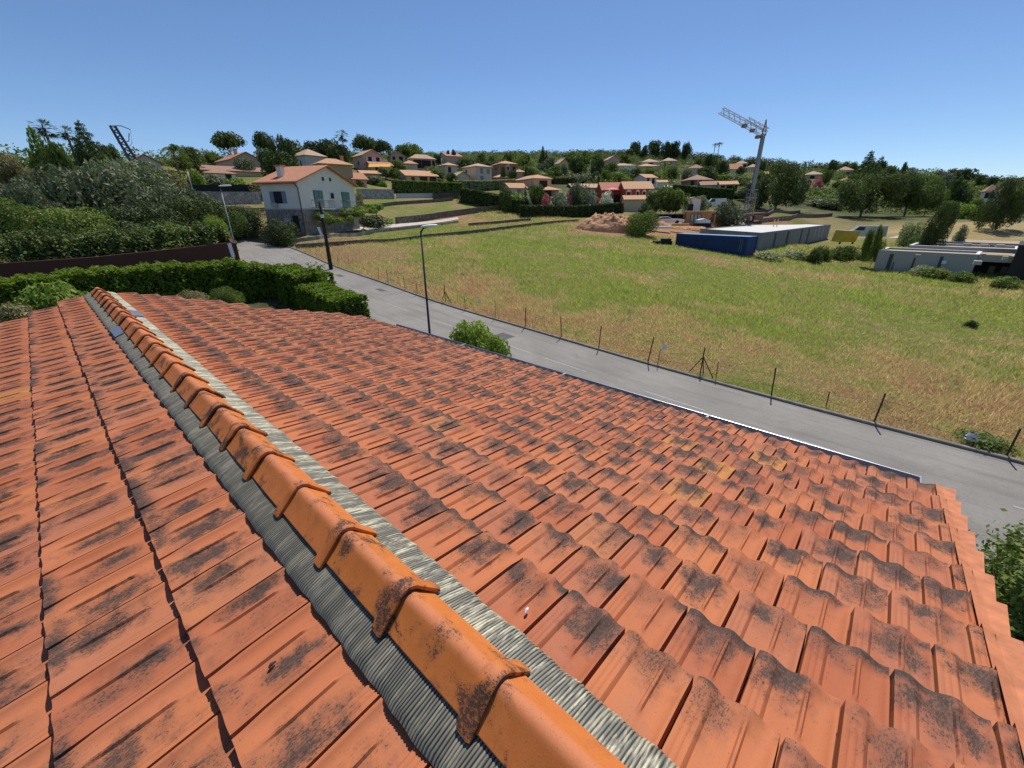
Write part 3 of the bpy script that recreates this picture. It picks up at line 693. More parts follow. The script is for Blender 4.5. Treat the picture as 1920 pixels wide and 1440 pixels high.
def crown(kind, n, size, seed):
    global rng
    rng = np.random.default_rng(seed)
    if kind == 'round':
        k = 26; d = rng.normal(size=(k, 3)); d /= np.linalg.norm(d, axis=1)[:, None]; r = rng.uniform(.35, .72, k)[:, None]
        C = d*r*np.array([1, 1, .48])+np.array([0, 0, .52]); Rd = rng.uniform(.20, .36, k); sq = (1, 1, .6)
        return leaves(C, Rd, n, size, sq)
    if kind == 'wide':      # spreading, low
        k = 30; d = rng.normal(size=(k, 3)); d /= np.linalg.norm(d, axis=1)[:, None]; r = rng.uniform(.4, .78, k)[:, None]
        C = d*r*np.array([1, 1, .40])+np.array([0, 0, .50]); Rd = rng.uniform(.18, .32, k); sq = (1, 1, .7)
        return leaves(C, Rd, n, size, sq, droop=.4)
    if kind == 'pine':      # umbrella pine: flat-bottomed dome
        k = 24; a = rng.uniform(0, 6.28, k); r = np.sqrt(rng.uniform(0, 1, k))*.74
        z = .50+.36*np.sqrt(np.clip(1-r**2, 0, 1))*rng.uniform(.3, 1, k)
        C = np.c_[r*np.cos(a), r*np.sin(a), z]; Rd = rng.uniform(.22, .34, k); sq = (1, 1, .5)
        return leaves(C, Rd, n, size, sq, up=.6)
    if kind == 'bigpine':
        k = 44; a = rng.uniform(0, 6.28, k); r = np.sqrt(rng.uniform(0, 1, k))*.80
        z = .17+.66*np.sqrt(np.clip(1-r**2, 0, 1))*rng.uniform(.0, 1, k)
        C = np.c_[r*np.cos(a), r*np.sin(a), z]; Rd = rng.uniform(.16, .27, k); sq = (1, 1, .62)
        return leaves(C, Rd, n, size, sq, up=.5)
    if kind == 'column':
        k = 26; z = np.linspace(.05, .93, k); rr = .62*np.sin(np.pi*np.clip(z*.86+.10, 0, 1))**.6
        a = rng.uniform(0, 6.28, k); C = np.c_[np.cos(a)*.22*rr, np.sin(a)*.22*rr, z]; Rd = rr*rng.uniform(.75, 1.1, k); sq = (1, 1, .18)
        return leaves(C, Rd, n, size, sq, up=.8)
    if kind == 'spruce':
        C = []; Rd = []
        for t in range(12):
            z = .10+.80*t/11; rr = .86*(1-z)**.8
            m = max(3, int(9*(1-z)+2))
            for q in range(m):
                a = 6.28*q/m+t*.7+rng.normal(0, .2); r = rr*rng.uniform(.45, .95)
                C.append((r*math.cos(a), r*math.sin(a), z-.03*r)); Rd.append(.10+.20*(1-z)*rng.uniform(.7, 1.2))
        C.append((0, 0, .95)); Rd.append(.07)
        return leaves(C, Rd, n, size, (1, 1, .22), up=.2, droop=.5)
    if kind == 'bush':
        k = 16; d = rng.normal(size=(k, 3)); d /= np.linalg.norm(d, axis=1)[:, None]; d[:, 2] = abs(d[:, 2])
        C = d*rng.uniform(.25, .66, k)[:, None]*np.array([1, 1, .75])+np.array([0, 0, .12]); Rd = rng.uniform(.26, .40, k)
        return leaves(C, Rd, n, size, (1, 1, .75))
    if kind == 'brush':     # feathery upright olive / mimosa
        k = 34; d = rng.normal(size=(k, 3)); d /= np.linalg.norm(d, axis=1)[:, None]; d[:, 2] = abs(d[:, 2])*.9-.1
        C = d*rng.uniform(.35, .72, k)[:, None]*np.array([1, 1, .72])+np.array([0, 0, .24]); Rd = rng.uniform(.16, .30, k)
        V, lv = leaves(C, Rd, n, size, (1, 1, .95), up=-.2, elong=2.6)
        return V, lv
_cm = {}
def crown_mesh(kind, lm, var, n, size):
    k = (kind, lm, var, n)
    if k not in _cm:
        V, lv = crown(kind, n, size, 100+var*17+sum(map(ord, kind)))
        V[:, 2] *= 1/np.percentile(V[:, 2], 99.3); V[:, :2] *= .98/np.percentile(np.abs(V[:, 0]), 98.5)
        _cm[k] = quads(kind+'_crown', V, 4, LM[lm], lv)
    return _cm[k]
_tm = {}
def trunk_mesh(kind):
    if kind not in _tm:
        b = MB(); r_ = np.random.default_rng(5)
        if kind == 'bare': b.tube([(0,0,-.25),(0,0,.5),(.01,0,.8)], [.035,.028,.01], 7)
        elif kind == 'palm': b.tube([(0,0,-.1),(.01,0,.3),(.02,.01,.6),(.03,.01,.9)], [.055,.04,.038,.045], 8)
        else:
            b.tube([(0,0,-.25),(.01,.01,.22),(.03,-.02,.45)], [.075,.055,.035], 8)
            for k in range(6):
                a = k*1.05+r_.uniform(-.3,.3); h = r_.uniform(.20,.42); q = np.array([.02,0,h]); e = np.array([math.cos(a)*.5, math.sin(a)*.5, h+r_.uniform(.16,.34)])
                b.tube([q, (q+e)/2+(0,0,.04), e], [.032,.022,.008], 6)
        me = bpy.data.meshes.new(kind+'_trunk'); me.from_pydata(b.V, [], b.F); me.update(); me.materials.append(M_barkp if kind == 'palm' else M_bark); me.shade_smooth(); _tm[kind] = me
    return _tm[kind]
def palm_mesh(fan, lm):
    k = ('palm', fan, lm)
    if k in _cm: return _cm[k]
    r_ = np.random.default_rng(11); V = []; 
    nf = 34 if fan else 26
    for f in range(nf):
        a = r_.uniform(0, 6.28); el = r_.uniform(-.9, 1.3) if fan else r_.uniform(-.2, 1.3); L = r_.uniform(.8, 1.)
        d = np.array([math.cos(a)*math.cos(el), math.sin(a)*math.cos(el), math.sin(el)]); side = np.array([-math.sin(a), math.cos(a), 0])
        pts = [np.array([0, 0, .0])+d*L*t+np.array([0, 0, -.55*(t**2.2)*(.5 if fan else 1.)]) for t in np.linspace(0, 1, 7)]
        if fan:
            c = pts[3]
            for q in range(9):
                an = (q-4)*.28; dd = d*math.cos(an)+side*math.sin(an); e = c+dd*.5*L+np.array([0, 0, -.12]); w_ = np.cross(dd, [0, 0, 1.])*.035
                V += [c, (c+e)/2+w_, e, (c+e)/2-w_]
            V += [pts[0]-side*.012, pts[0]+side*.012, c+side*.01, c-side*.01]
        else:
            for i in range(1, 7):
                p = pts[i]; tg = pts[i]-pts[i-1]; tg /= np.linalg.norm(tg)
                for sgn in (-1, 1):
                    for o_ in (0, .08):
                        e = p-tg*o_+side*sgn*.24*(1.1-i/7)+tg*.12+np.array([0, 0, -.10])
                        V += [p-tg*(.03+o_), p-tg*o_+tg*.01, e, e-tg*.03]
            for i in range(6): V += [pts[i]-side*.015, pts[i]+side*.015, pts[i+1]+side*.012, pts[i+1]-side*.012]
    V = np.array(V); _cm[k] = quads('palm_crown', V, 4, LM[lm], np.clip(r_.normal(.45, .18, len(V)//4), 0, 1)); return _cm[k]
TN = dict(round='broadleaf_tree', wide='spreading_tree', pine='umbrella_pine', bigpine='large_pine', column='cypress_tree', spruce='conifer_tree', bush='bush', brush='olive_tree')
def tree(kind, lm, px, ytop, wpx, rho, label, var=None, near=False, name=None, cat=None, group=None, zb=None, pyb=None, rz=None, minh=1.2, n=None, size=None, ch=None):
    """a tree standing on the terrain at range rho in the direction of pixel column px"""
    c = at(px, ytop if pyb is None else (ytop+pyb)/2, rho)
    x, y = c[0], c[1]; g = gz(x, y) if zb is None else zb
    top = at(px, ytop, rho)[2]; h = max(top-g, minh)
    a0, _ = azel(px-wpx/2, ytop); a1, _ = azel(px+wpx/2, ytop); r = max((a1-a0)*rho/2, .3)
    if var is None: var = int(px*7+ytop) % 3
    rz = (px*.37+ytop) % 6.28 if rz is None else rz
    if kind in ('palm', 'fanpalm'):
        o = thing(name or 'palm_tree', (x, y, g), label, cat or 'palm tree', group)
        t = link('trunk', trunk_mesh('palm'), o); t.scale = (min(h, 7)*.62, min(h, 7)*.62, h-r*.2)
        cr = link('fronds', palm_mesh(kind == 'fanpalm', lm), o, (0, 0, h-r*.55)); cr.scale = (r*1.2, r*1.2, r*1.1); return o
    if ch:
        ch = min(h, ch*2*r)
    if n is None: n, size = (14000, .034) if near else (2900, .078)
    o = thing(name or TN[kind], (x, y, g), label, cat or ('bush' if kind == 'bush' else 'tree'), group)
    me = crown_mesh(kind, lm, var, n, size)
    if kind == 'bush':
        cr = link('foliage', me, o); t = link('stem', trunk_mesh('bare'), o); t.scale = (r, r, h*.6)
    else:
        cr = link('crown', me, o); t = link('trunk', trunk_mesh('bare' if kind in ('column', 'spruce') else 'tree'), o); t.scale = (r*(.6 if kind != 'column' else 1.6), r*(.6 if kind != 'column' else 1.6), h)
    cr.scale = (r/.98, r/.98, ch or h); cr.rotation_euler.z = rz
    if ch: cr.location.z = h-ch; t.rotation_euler.z = rz
    return o
def hedge(pts, width, zt, n, size, label, name='hedge', lm='hedge', zb=None, rough=.14, cat='hedge', topbias=.45):
    """clipped hedge along plan polyline pts [(x,y)], tops zt at each point"""
    pts = np.array(pts, float); seg = np.linalg.norm(np.diff(pts, axis=0), axis=1); cum = np.r_[0, np.cumsum(seg)]; L = cum[-1]
    t = rng.uniform(0, L, n); X = np.interp(t, cum, pts[:, 0]); Y = np.interp(t, cum, pts[:, 1]); Zt = np.interp(t, cum, zt)
    i = np.clip(np.searchsorted(cum, t)-1, 0, len(seg)-1); d = (pts[i+1]-pts[i])/seg[i][:, None]; nr = np.c_[-d[:, 1], d[:, 0]]
    G = hgt(X, Y) if zb is None else np.full(n, zb)
    wob = .5*np.sin(t*1.7)+.5*np.sin(t*3.9+1)+.6*np.sin(t*8.3+2)
    hh = Zt-G+rough*.5*wob
    face = rng.random(n); a = rng.uniform(-1, 1, n); W2 = width/2*(1+.07*np.sin(t*2.6+1.3)+.05*np.sin(t*6.1))
    top = face < topbias; sgn = np.where(face > (1+topbias)/2, 1, -1)
    v = rng.uniform(0, 1, n)
    lat = np.where(top, a*W2, sgn*W2*(1-.12*v**3)); zz = np.where(top, hh-.12*abs(a)**4, v*hh)
    # end caps
    P = np.c_[X+nr[:, 0]*lat, Y+nr[:, 1]*lat, G+zz]; N0 = np.where(top[:, None], np.array([0, 0, 1.]), np.c_[nr*sgn[:, None], np.zeros(n)])
    e = rng.random(n) < min(.3, width/(L+1e-3)*.5)
    if e.any():
        q = np.where(rng.random(n) < .5, 0, 1); dd = d*np.where(q, 1, -1)[:, None]
        ends = np.where(q[:, None], pts[-1], pts[0]); off = a*W2
        Pe = np.c_[ends[:, 0]+nr[:, 0]*off, ends[:, 1]+nr[:, 1]*off, G+v*hh]; P[e] = Pe[e]; N0[e] = np.c_[dd, np.zeros(n)][e]
    P += N0*rng.normal(-.03, rough*.35, n)[:, None]
    nrm = N0*.55+rng.normal(size=(n, 3))*.6+np.array([0, 0, .35]); nrm /= np.linalg.norm(nrm, axis=1)[:, None]
    tt = np.cross(nrm, rng.normal(size=(n, 3))); tt /= np.linalg.norm(tt, axis=1)[:, None]; bb = np.cross(nrm, tt); sz = size*rng.uniform(.6, 1.35, n)[:, None]
    V = np.stack([P-tt*sz*.75, P+bb*sz*.45, P+tt*sz*.75, P-bb*sz*.45], 1).reshape(-1, 3)
    lv = np.clip(rng.normal(.5, .17, n), 0, 1)
    # dense twiggy heart
    org = np.array([pts[0, 0], pts[0, 1], float(G.min())])
    o = thing(name, org, label, cat)
    me = quads('foliage', V-org, 4, LM[lm], lv); link('foliage', me, o)
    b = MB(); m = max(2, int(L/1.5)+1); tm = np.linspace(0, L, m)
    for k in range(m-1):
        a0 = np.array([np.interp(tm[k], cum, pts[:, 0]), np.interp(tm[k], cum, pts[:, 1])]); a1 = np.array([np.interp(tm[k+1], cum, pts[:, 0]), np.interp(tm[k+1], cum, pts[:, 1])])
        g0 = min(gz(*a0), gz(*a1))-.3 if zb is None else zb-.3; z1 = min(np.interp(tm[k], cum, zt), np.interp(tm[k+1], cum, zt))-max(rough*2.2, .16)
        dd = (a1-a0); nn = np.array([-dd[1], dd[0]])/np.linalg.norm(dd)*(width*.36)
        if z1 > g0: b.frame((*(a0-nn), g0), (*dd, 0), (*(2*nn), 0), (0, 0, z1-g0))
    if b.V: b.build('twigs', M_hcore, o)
    return o
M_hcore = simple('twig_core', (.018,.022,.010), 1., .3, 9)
# ------------------------------------------------------------------ field grass
def grass():
    n = 560000
    # density falls with range: sample az/range
    az = R(-2)+rng.random(n)*R(112); u = rng.random(n)
    rho = 18.9*(125/18.9)**(u**.92)
    x = rho*np.sin(az); y = rho*np.cos(az)
    k = (x > KX+.13) & (rho < 102) & (y < 50+(x-KX)*.42) & (y > -22); x, y, rho = x[k], y[k], rho[k]
    # keep off bare soil
    for q, r in ((hit(1235, 430), 9), (hit(1330, 428), 8), (hit(1150, 432), 7)):
        k = np.hypot(x-q[0], y-q[1]) > r+rng.normal(0, 1.5, len(x)); x, y, rho = x[k], y[k], rho[k]
    ta, tb = hit(1665, 447)[:2], hit(1750, 430)[:2]; dd = tb-ta; t_ = np.clip(((x-ta[0])*dd[0]+(y-ta[1])*dd[1])/(dd@dd), -.2, 1.3); k = np.hypot(x-ta[0]-t_*dd[0], y-ta[1]-t_*dd[1]) > 3.2; x, y, rho = x[k], y[k], rho[k]
    n = len(x); z = hgt(x, y)
    tall = .5+.5*np.sin(x*.21+1.3*np.sin(y*.13))*np.sin(y*.17+1.1*np.sin(x*.11)); hh = (.11+.15*tall)*rng.uniform(.4, 1.5, n)*(1+rho/200)
    wd = (.010+.0011*rho)*rng.uniform(.6, 1.4, n)
    a = rng.uniform(0, 6.28, n); lean = rng.normal(0, .45, (n, 2))*hh[:, None]+np.array([-.10, .04])*hh[:, None]
    dx, dy = np.cos(a)*wd/2, np.sin(a)*wd/2
    B0 = np.c_[x-dx, y-dy, z-.03]; B1 = np.c_[x+dx, y+dy, z-.03]; T_ = np.c_[x+lean[:, 0], y+lean[:, 1], z+hh]
    V = np.stack([B0, B1, T_], 1).reshape(-1, 3)
    me = quads('grass', V, 3, M_blade, np.clip(rng.normal(.45, .2, n), 0, 1))
    o = link('field_grass', me); tag(o, 'tall rough grass, green in the middle and straw coloured by the kerb, covering the field', 'grass', kind='stuff')
grass()
# weed clumps in the field
for (px, py, wd, lm) in ((1250, 690, .0, 'green'),): pass
fieldw = [(1818, 615, .38, .55, 'dark', 'small dark upright shrub alone in the upper right of the field'),
          (1850, 842, .7, .45, 'green', 'green weed clump below the crumpled white sheet by the kerb')]
for i, (px, py, r, h, lm, lab) in enumerate(fieldw):
    q = hit(px, py); q[0] = max(q[0], KX+.8); o = thing('weed_clump', q, lab, 'weeds')
    c = link('foliage', crown_mesh('bush', lm, i % 3, 2300, .085), o, (0, 0, -.05)); c.scale = (r, r, h)
# ------------------------------------------------------------------ hedges, plants by the roof
hedge([(10.35, 21.6), (10.7, 24.8), (10.8, 27.6)], 1.9, [-3.35, -3.3, -3.2], 16000, .11, 'low square end of the clipped hedge beside the road, nearest the roof edge', rough=.16)
hz = lambda px, py, x, y: float(CAM[2]+ray(px, py)[2]*math.hypot(x, y))
hedge([(11.6, 28.2), (11.2, 33.4), (8.5, 34.4), (2, 34.2), (-6, 33.6), (-16, 33.)], 2.3, [hz(585, 520, 11.2, 28.), hz(553, 500, 11.2, 33.4), hz(440, 492, 8.5, 34.4), hz(235, 503, 2, 34.2), hz(0, 530, -6, 33.6), hz(-60, 540, -16, 33)], 52000, .14,
      'long bright topped clipped hedge curving from the road along behind the tiled roof', rough=.2, topbias=.34)
tree('bush', 'bright', 95, 535, 150, 16, 'bright yellow green leafy shrub behind the left end of the roof', near=True, zb=-6.0, name='shrub', cat='shrub', n=5200, size=.09, ch=.8)
tree('bush', 'dryleaf', 25, 570, 90, 15, 'brownish twiggy shrub at the left frame edge behind the roof', near=True, zb=-6.0, name='shrub', cat='shrub', n=3800, size=.08, ch=.8)
tree('bush', 'green', 420, 540, 60, 19, 'small dark green shrub in front of the long hedge', near=True, zb=-6.0, name='shrub', cat='shrub', ch=.7)
tree('bush', 'dryleaf', 355, 548, 90, 19.5, 'dull low shrub in front of the long hedge left of the dark green shrub', near=True, zb=-6.0, name='shrub', cat='shrub', ch=.7)
tree('bush', 'bright', 888, 607, 78, 12.8, 'leafy upright shrub poking up beyond the eaves in front of the road', near=True, zb=-6.3, name='shrub', cat='shrub', n=4200, size=.085, ch=1.)
tree('bush', 'bright', 925, 632, 60, 12.2, 'lower leafy sprig right of the leafy shrub beyond the eaves', near=True, zb=-6.3, name='shrub', cat='shrub', n=2600, size=.085, ch=.8)
hedge([(11.0, -3.6), (10.6, -10)], 1.9, [-5.55, -5.2], 16000, .075, 'dark leafy bush below the right verge of the tiled roof beside the road', name='garden_hedge', lm='green', rough=.55)
# ------------------------------------------------------------------ terracotta boundary wall
def wallrun(name, P, h, t, m, label, cat='wall', capm=None, zextra=.4, dz=None):
    b = MB(); cp = MB()
    for i in range(len(P)-1):
        a, c = np.array(P[i][:2], float), np.array(P[i+1][:2], float); d = c-a; L = np.linalg.norm(d); nn = np.array([-d[1], d[0]])/L*t
        k = max(1, int(L/3.5))
        for j in range(k):
            q0 = a+d*j/k; q1 = a+d*(j+1)/k; g0, g1 = gz(*q0), gz(*q1)
            h0 = h if np.isscalar(h) else np.interp(i+j/k, range(len(h)), h); h1 = h if np.isscalar(h) else np.interp(i+(j+1)/k, range(len(h)), h)
            V = [(*q0, g0-zextra), (*q1, g1-zextra), (*(q1+nn), g1-zextra), (*(q0+nn), g0-zextra), (*q0, g0+h0), (*q1, g1+h1), (*(q1+nn), g1+h1), (*(q0+nn), g0+h0)]
            b.add(V, [(3,2,1,0),(4,5,6,7),(0,1,5,4),(1,2,6,5),(2,3,7,6),(3,0,4,7)])
            if capm:
                e = nn*.15
                V = [(*(q0-e), g0+h0+.002), (*(q1-e), g1+h1+.002), (*(q1+nn+e), g1+h1+.002), (*(q0+nn+e), g0+h0+.002)]
                cp.add(V+[(x, y, z+.07) for x, y, z in V], [(3,2,1,0),(4,5,6,7),(0,1,5,4),(1,2,6,5),(2,3,7,6),(3,0,4,7)])
    if capm:
        o = thing(name, (P[0][0], P[0][1], gz(*P[0][:2])), label, cat); b.build('wall', m, o); cp.build('coping', capm, o)
    else: o = b.build(name, m); tag(o, label, cat)
    return o
wallrun('boundary_wall', [(12.6, 50.5), (11.7, 45.5)], 1.75, .35, M_terrawall, 'short terracotta wall return facing the road beside the first street lamp', capm=None)
wallrun('boundary_wall', [(11.6, 45.2), (2, 44.6), (-8, 44), (-24, 43)], 1.9, .3, M_terrawall, 'long dark terracotta garden wall under the mass of trees on the left')
q = at(402, 470, 44)
b = MB(); g = gz(11.1, 43.6); b.tube([(11.1, 43.4, g), (11.0, 43.4, g+1.2)], .04, 6); b.frame((10.85, 43.3, g+1.0), (.30, .05, 0), (0, .04, 0), (-.06, 0, 1.15)); tag(b.build('notice_board', M_white), 'narrow white board leaning at the end of the terracotta wall', 'board')
# ------------------------------------------------------------------ street lamps, poles
def lamp(x, y, top, arm, label, hl, pm=None):
    g = gz(x, y); h = top-g; o = thing('street_lamp', (x, y, g), label, 'street lamp', 'street lamps along the road')
    b = MB(); b.tube([(x, y, g-.3), (x, y, g+1.1), (x, y, g+1.15), (x, y, top-.25)], [.085, .085, .062, .04], 10); b.build('pole', pm or M_metal, o, True)
    d = np.array(arm, float); s_ = np.array([-d[1], d[0]])
    b = MB(); b.tube([(x, y, top-.28), (x+d[0]*.12, y+d[1]*.12, top-.12), (x+d[0]*.3, y+d[1]*.3, top-.06)], [.04, .035, .03], 8); b.build('bracket', M_metal, o, True)
    # flattened lens-shaped head
    V = []; F = []; nu, nv = 14, 8
    c = np.array([x+d[0]*.42, y+d[1]*.42, top-.03])
    for i in range(nu+1):
        t = -1+2*i/nu; rr = math.sqrt(max(0, 1-t*t))**.8
        for k in range(nv):
            a = 2*math.pi*k/nv; lat = rr*math.cos(a)*.17; up = rr*math.sin(a)*(.085 if math.sin(a) > 0 else .05)
            V.append((c[0]+d[0]*t*hl+s_[0]*lat, c[1]+d[1]*t*hl+s_[1]*lat, c[2]+up+t*.03))
    for i in range(nu):
        for k in range(nv): F.append((i*nv+k, i*nv+(k+1) % nv, (i+1)*nv+(k+1) % nv, (i+1)*nv+k))
    meshobj('lamp_head', V, F, M_white, o, True); return o
l1x, l1y = 12.05, 46.0
lamp(l1x, l1y, at(408, 347, math.hypot(l1x, l1y))[2], (.83, -.56), 'street lamp at the end of the terracotta wall, farther up the road', .55, M_galv)
l2 = at(800, 560, 20.6); lamp(l2[0], l2[1], at(790, 423, 20.6)[2], (.70, -.71), 'nearer street lamp whose dark pole rises from behind the tiled roof', .40)
q = hit(621, 505); g = q[2]; top = at(601, 378, math.hypot(q[0], q[1]))[2]
o = thing('utility_pole', q, 'thick dark wooden pole by the kerb in front of the white house', 'utility pole')
b = MB(); b.tube([(q[0], q[1], g-.4), (q[0], q[1], top-.9), (q[0], q[1], top)], [.19, .13, .10], 10); b.build('pole', simple('tarred_timber', (.035,.03,.028), .9, .3, 8), o, True)
b = MB(); b.tube([(q[0], q[1], top-1.35), (q[0], q[1], top-1.05)], .15, 10); b.build('white_band', M_white, o)
b = MB(); b.tube([(q[0]-.1, q[1]-.05, top-.15), (q[0]-.12, q[1]+.3, top-.02)], .05, 6); b.tube([(q[0]-.1, q[1], top-.35), (q[0]-.3, q[1]+.25, top-.28)], .03, 6); b.build('insulator', M_metal, o)
v = at(600, 435, 44.); b = MB(); b.frame(at(594, 426, 44.2), at(602, 444, 44.2)-at(594, 426, 44.2), (.16, -.12, .04), (.03, .05, 0)); b.build('name_plate', M_white, o)
# thin pole beside the olive trees + lattice pylon
def spole(px, yt, rho, r, label, m=M_galv, name='utility_pole', pyb=None):
    c = at(px, (yt+(pyb or yt+50))/2, rho); g = gz(c[0], c[1]); top = at(px, yt, rho)[2]
    o = MB().tube([(c[0], c[1], g-.3), (c[0], c[1], top)], [r, r*.7], 8).build(name, m, None, True); tag(o, label, 'pole'); return o, c, g, top
spole(358, 322, 78, .11, 'slim grey pole among the gardens left of the first street lamp', pyb=370)
def pylon():
    c = at(226, 290, 88); g = gz(c[0], c[1]); tp = at(211, 236, 88); base = np.array([c[0]+2.2, c[1]-1.0, g]); T_ = tp
    o = thing('steel_pylon', base, 'leaning lattice electricity pylon above the trees on the left', 'pylon')
    b = MB(); w0, w1 = .50, .27; ax = np.array([1, 0, 0.]); ay = np.array([0, 1, 0.])
    for sx_, sy_ in ((1,1),(1,-1),(-1,1),(-1,-1)): b.tube([base+ax*sx_*w0+ay*sy_*w0, T_+ax*sx_*w1+ay*sy_*w1], .12, 5)
    n = 24
    for k in range(n):
        t0, t1 = k/n, (k+1)/n; w_0 = w0+(w1-w0)*t0; w_1 = w0+(w1-w0)*t1; p0 = base+(T_-base)*t0; p1 = base+(T_-base)*t1; s_ = 1 if k % 2 else -1
        b.tube([p0+ax*w_0*s_-ay*w_0, p1-ax*w_1*s_-ay*w_1], .08, 4); b.tube([p0-ay*w_0*s_-ax*w_0, p1+ay*w_1*s_-ax*w_1], .08, 4)
    b.build('lattice_mast', simple('weathered_steel', (.12,.115,.12), .7), o)
    b = MB(); rt = CR*np.array([1, 1, 0]); rt = rt/np.linalg.norm(rt)
    b.tube([T_, T_+rt*1.2+(0,0,.0), T_+rt*2.3-np.array([0,0,.45])], .06, 5); b.tube([T_-(0,0,2.1), T_+rt*1.6-(0,0,1.9), T_+rt*2.0-(0,0,.9)], .06, 5); b.tube([T_+rt*2.3-np.array([0,0,.45]), T_+rt*2.0-(0,0,.9)-np.array([0,0,1.2]), T_+rt*.9-(0,0,3.)], .03, 5)
    b.build('cross_arm', M_galv, o)
pylon()
# ------------------------------------------------------------------ wire fence along the kerb
o = thing('wire_fence', (KX+.3, 20, gz(KX+.3, 20)), 'sagging wire fence on thin rusty posts along the far kerb of the road', 'fence')
posts = [(626,501,629,482),(655,499,655,497),(681,530,685,505),(708,536,708,510),(746,547,745,521),(776,554,776,529),(867,583,867,560),(920,600,920,567),(977,617,977,580),(1052,635,1042,598),(1117,657,1116,615),(1202,687,1213,640),(1224,690,1226,662),(1342,713,1343,682),(1442,750,1448,697),(1549,763,1554,737),(1635,805,1658,750),(1888,867,1917,812)]
pt = []
for xb, yb, xt, yt in posts:
    q = hit(xb, yb); x = max(q[0], KX+.28); rho = math.hypot(q[0], q[1]); q[2] = gz(x, q[1])
    T_ = at(xt, yt, rho); h = min(max(T_[2]-q[2], .75), 1.5); lean = np.clip(T_[:2]-q[:2], -.3, .3)
    if h < .85 and yb-yt < 10: h = 1.0; lean = lean*0
    b = MB(); r = .028 if yb-yt > 34 else .018
    b.tube([(x, q[1], q[2]-.2), (x+lean[0], q[1]+lean[1], q[2]+h)], r, 6); b.build('post', M_rust, o); pt.append((x+lean[0]*.8, q[1]+lean[1]*.8, q[2]+h*.8, h))
for xb, yb, xt, yt in ((822,572,824,540),(1305,712,1312,663)):
    q = hit(xb, yb); T_ = at(xt, yt, math.hypot(q[0], q[1])); x = KX+.4; h = T_[2]-q[2]
    b = MB(); b.tube([(x, q[1], q[2]-.1), (x, q[1], q[2]+h)], .028, 6)
    for dy_ in (-.62, .62): b.tube([(x, q[1], q[2]+h*.68), (x+.1, q[1]+dy_, q[2]-.05)], .022, 6)
    b.tube([(x, q[1], q[2]+h*.68), (x+.5, q[1], q[2]-.05)], .022, 6)
    b.build('braced_post', M_rust, o); pt.append((x, q[1], q[2]+h*.8, h))
pt.sort(key=lambda v: v[1]); b = MB()
for a, c in zip(pt[:-1], pt[1:]):
    for f in (0, .38): 
        p0 = np.array(a[:3])-(0, 0, f*a[3]); p1 = np.array(c[:3])-(0, 0, f*c[3]); b.tube([p0, (p0+p1)/2-(0, 0, .05), p1], .0045, 4)
b.build('wire', M_rust, o)
def placard(px, py, wpx, hpx, label, crump=False):
    q = hit(px, py+18); rho = math.hypot(q[0], q[1])+.1; a = at(px-wpx/2, py-hpx/2, rho); r_ = at(px+wpx/2, py-hpx/2+(3 if crump else 0), rho)-a; d_ = at(px-wpx/2, py+hpx/2, rho)-a
    V = []; F = []; n = 7; jt = np.random.default_rng(int(px))
    for i in range(n):
        for k in range(n):
            p = a+r_*i/(n-1)+d_*k/(n-1)
            if crump: p = p+jt.normal(0, .03, 3)
            V.append(p)
    for i in range(n-1):
        for k in range(n-1): F.append((i*n+k, (i+1)*n+k, (i+1)*n+k+1, i*n+k+1))
    m0 = len(V); nn = np.cross(r_, d_); nn = nn/np.linalg.norm(nn)*.006; V += [v+nn for v in V[:m0]]; F += [tuple(x+m0 for x in f[::-1]) for f in F]
    o = meshobj('placard', V, F, M_paper, None, False, tuple(a)); tag(o, label, 'placard')
placard(898, 565, 5, 6, 'small white placard hanging on the fence left of the leafy shrub')
placard(1246, 651, 10, 9, 'white placard on the fence just left of the braced tripod post')
placard(1821, 818, 24, 15, 'crumpled white sheet caught on the fence at the right', True)
placard(731, 523, 4, 5, 'tiny white tag on the fence between the wooden pole and the near lamp')
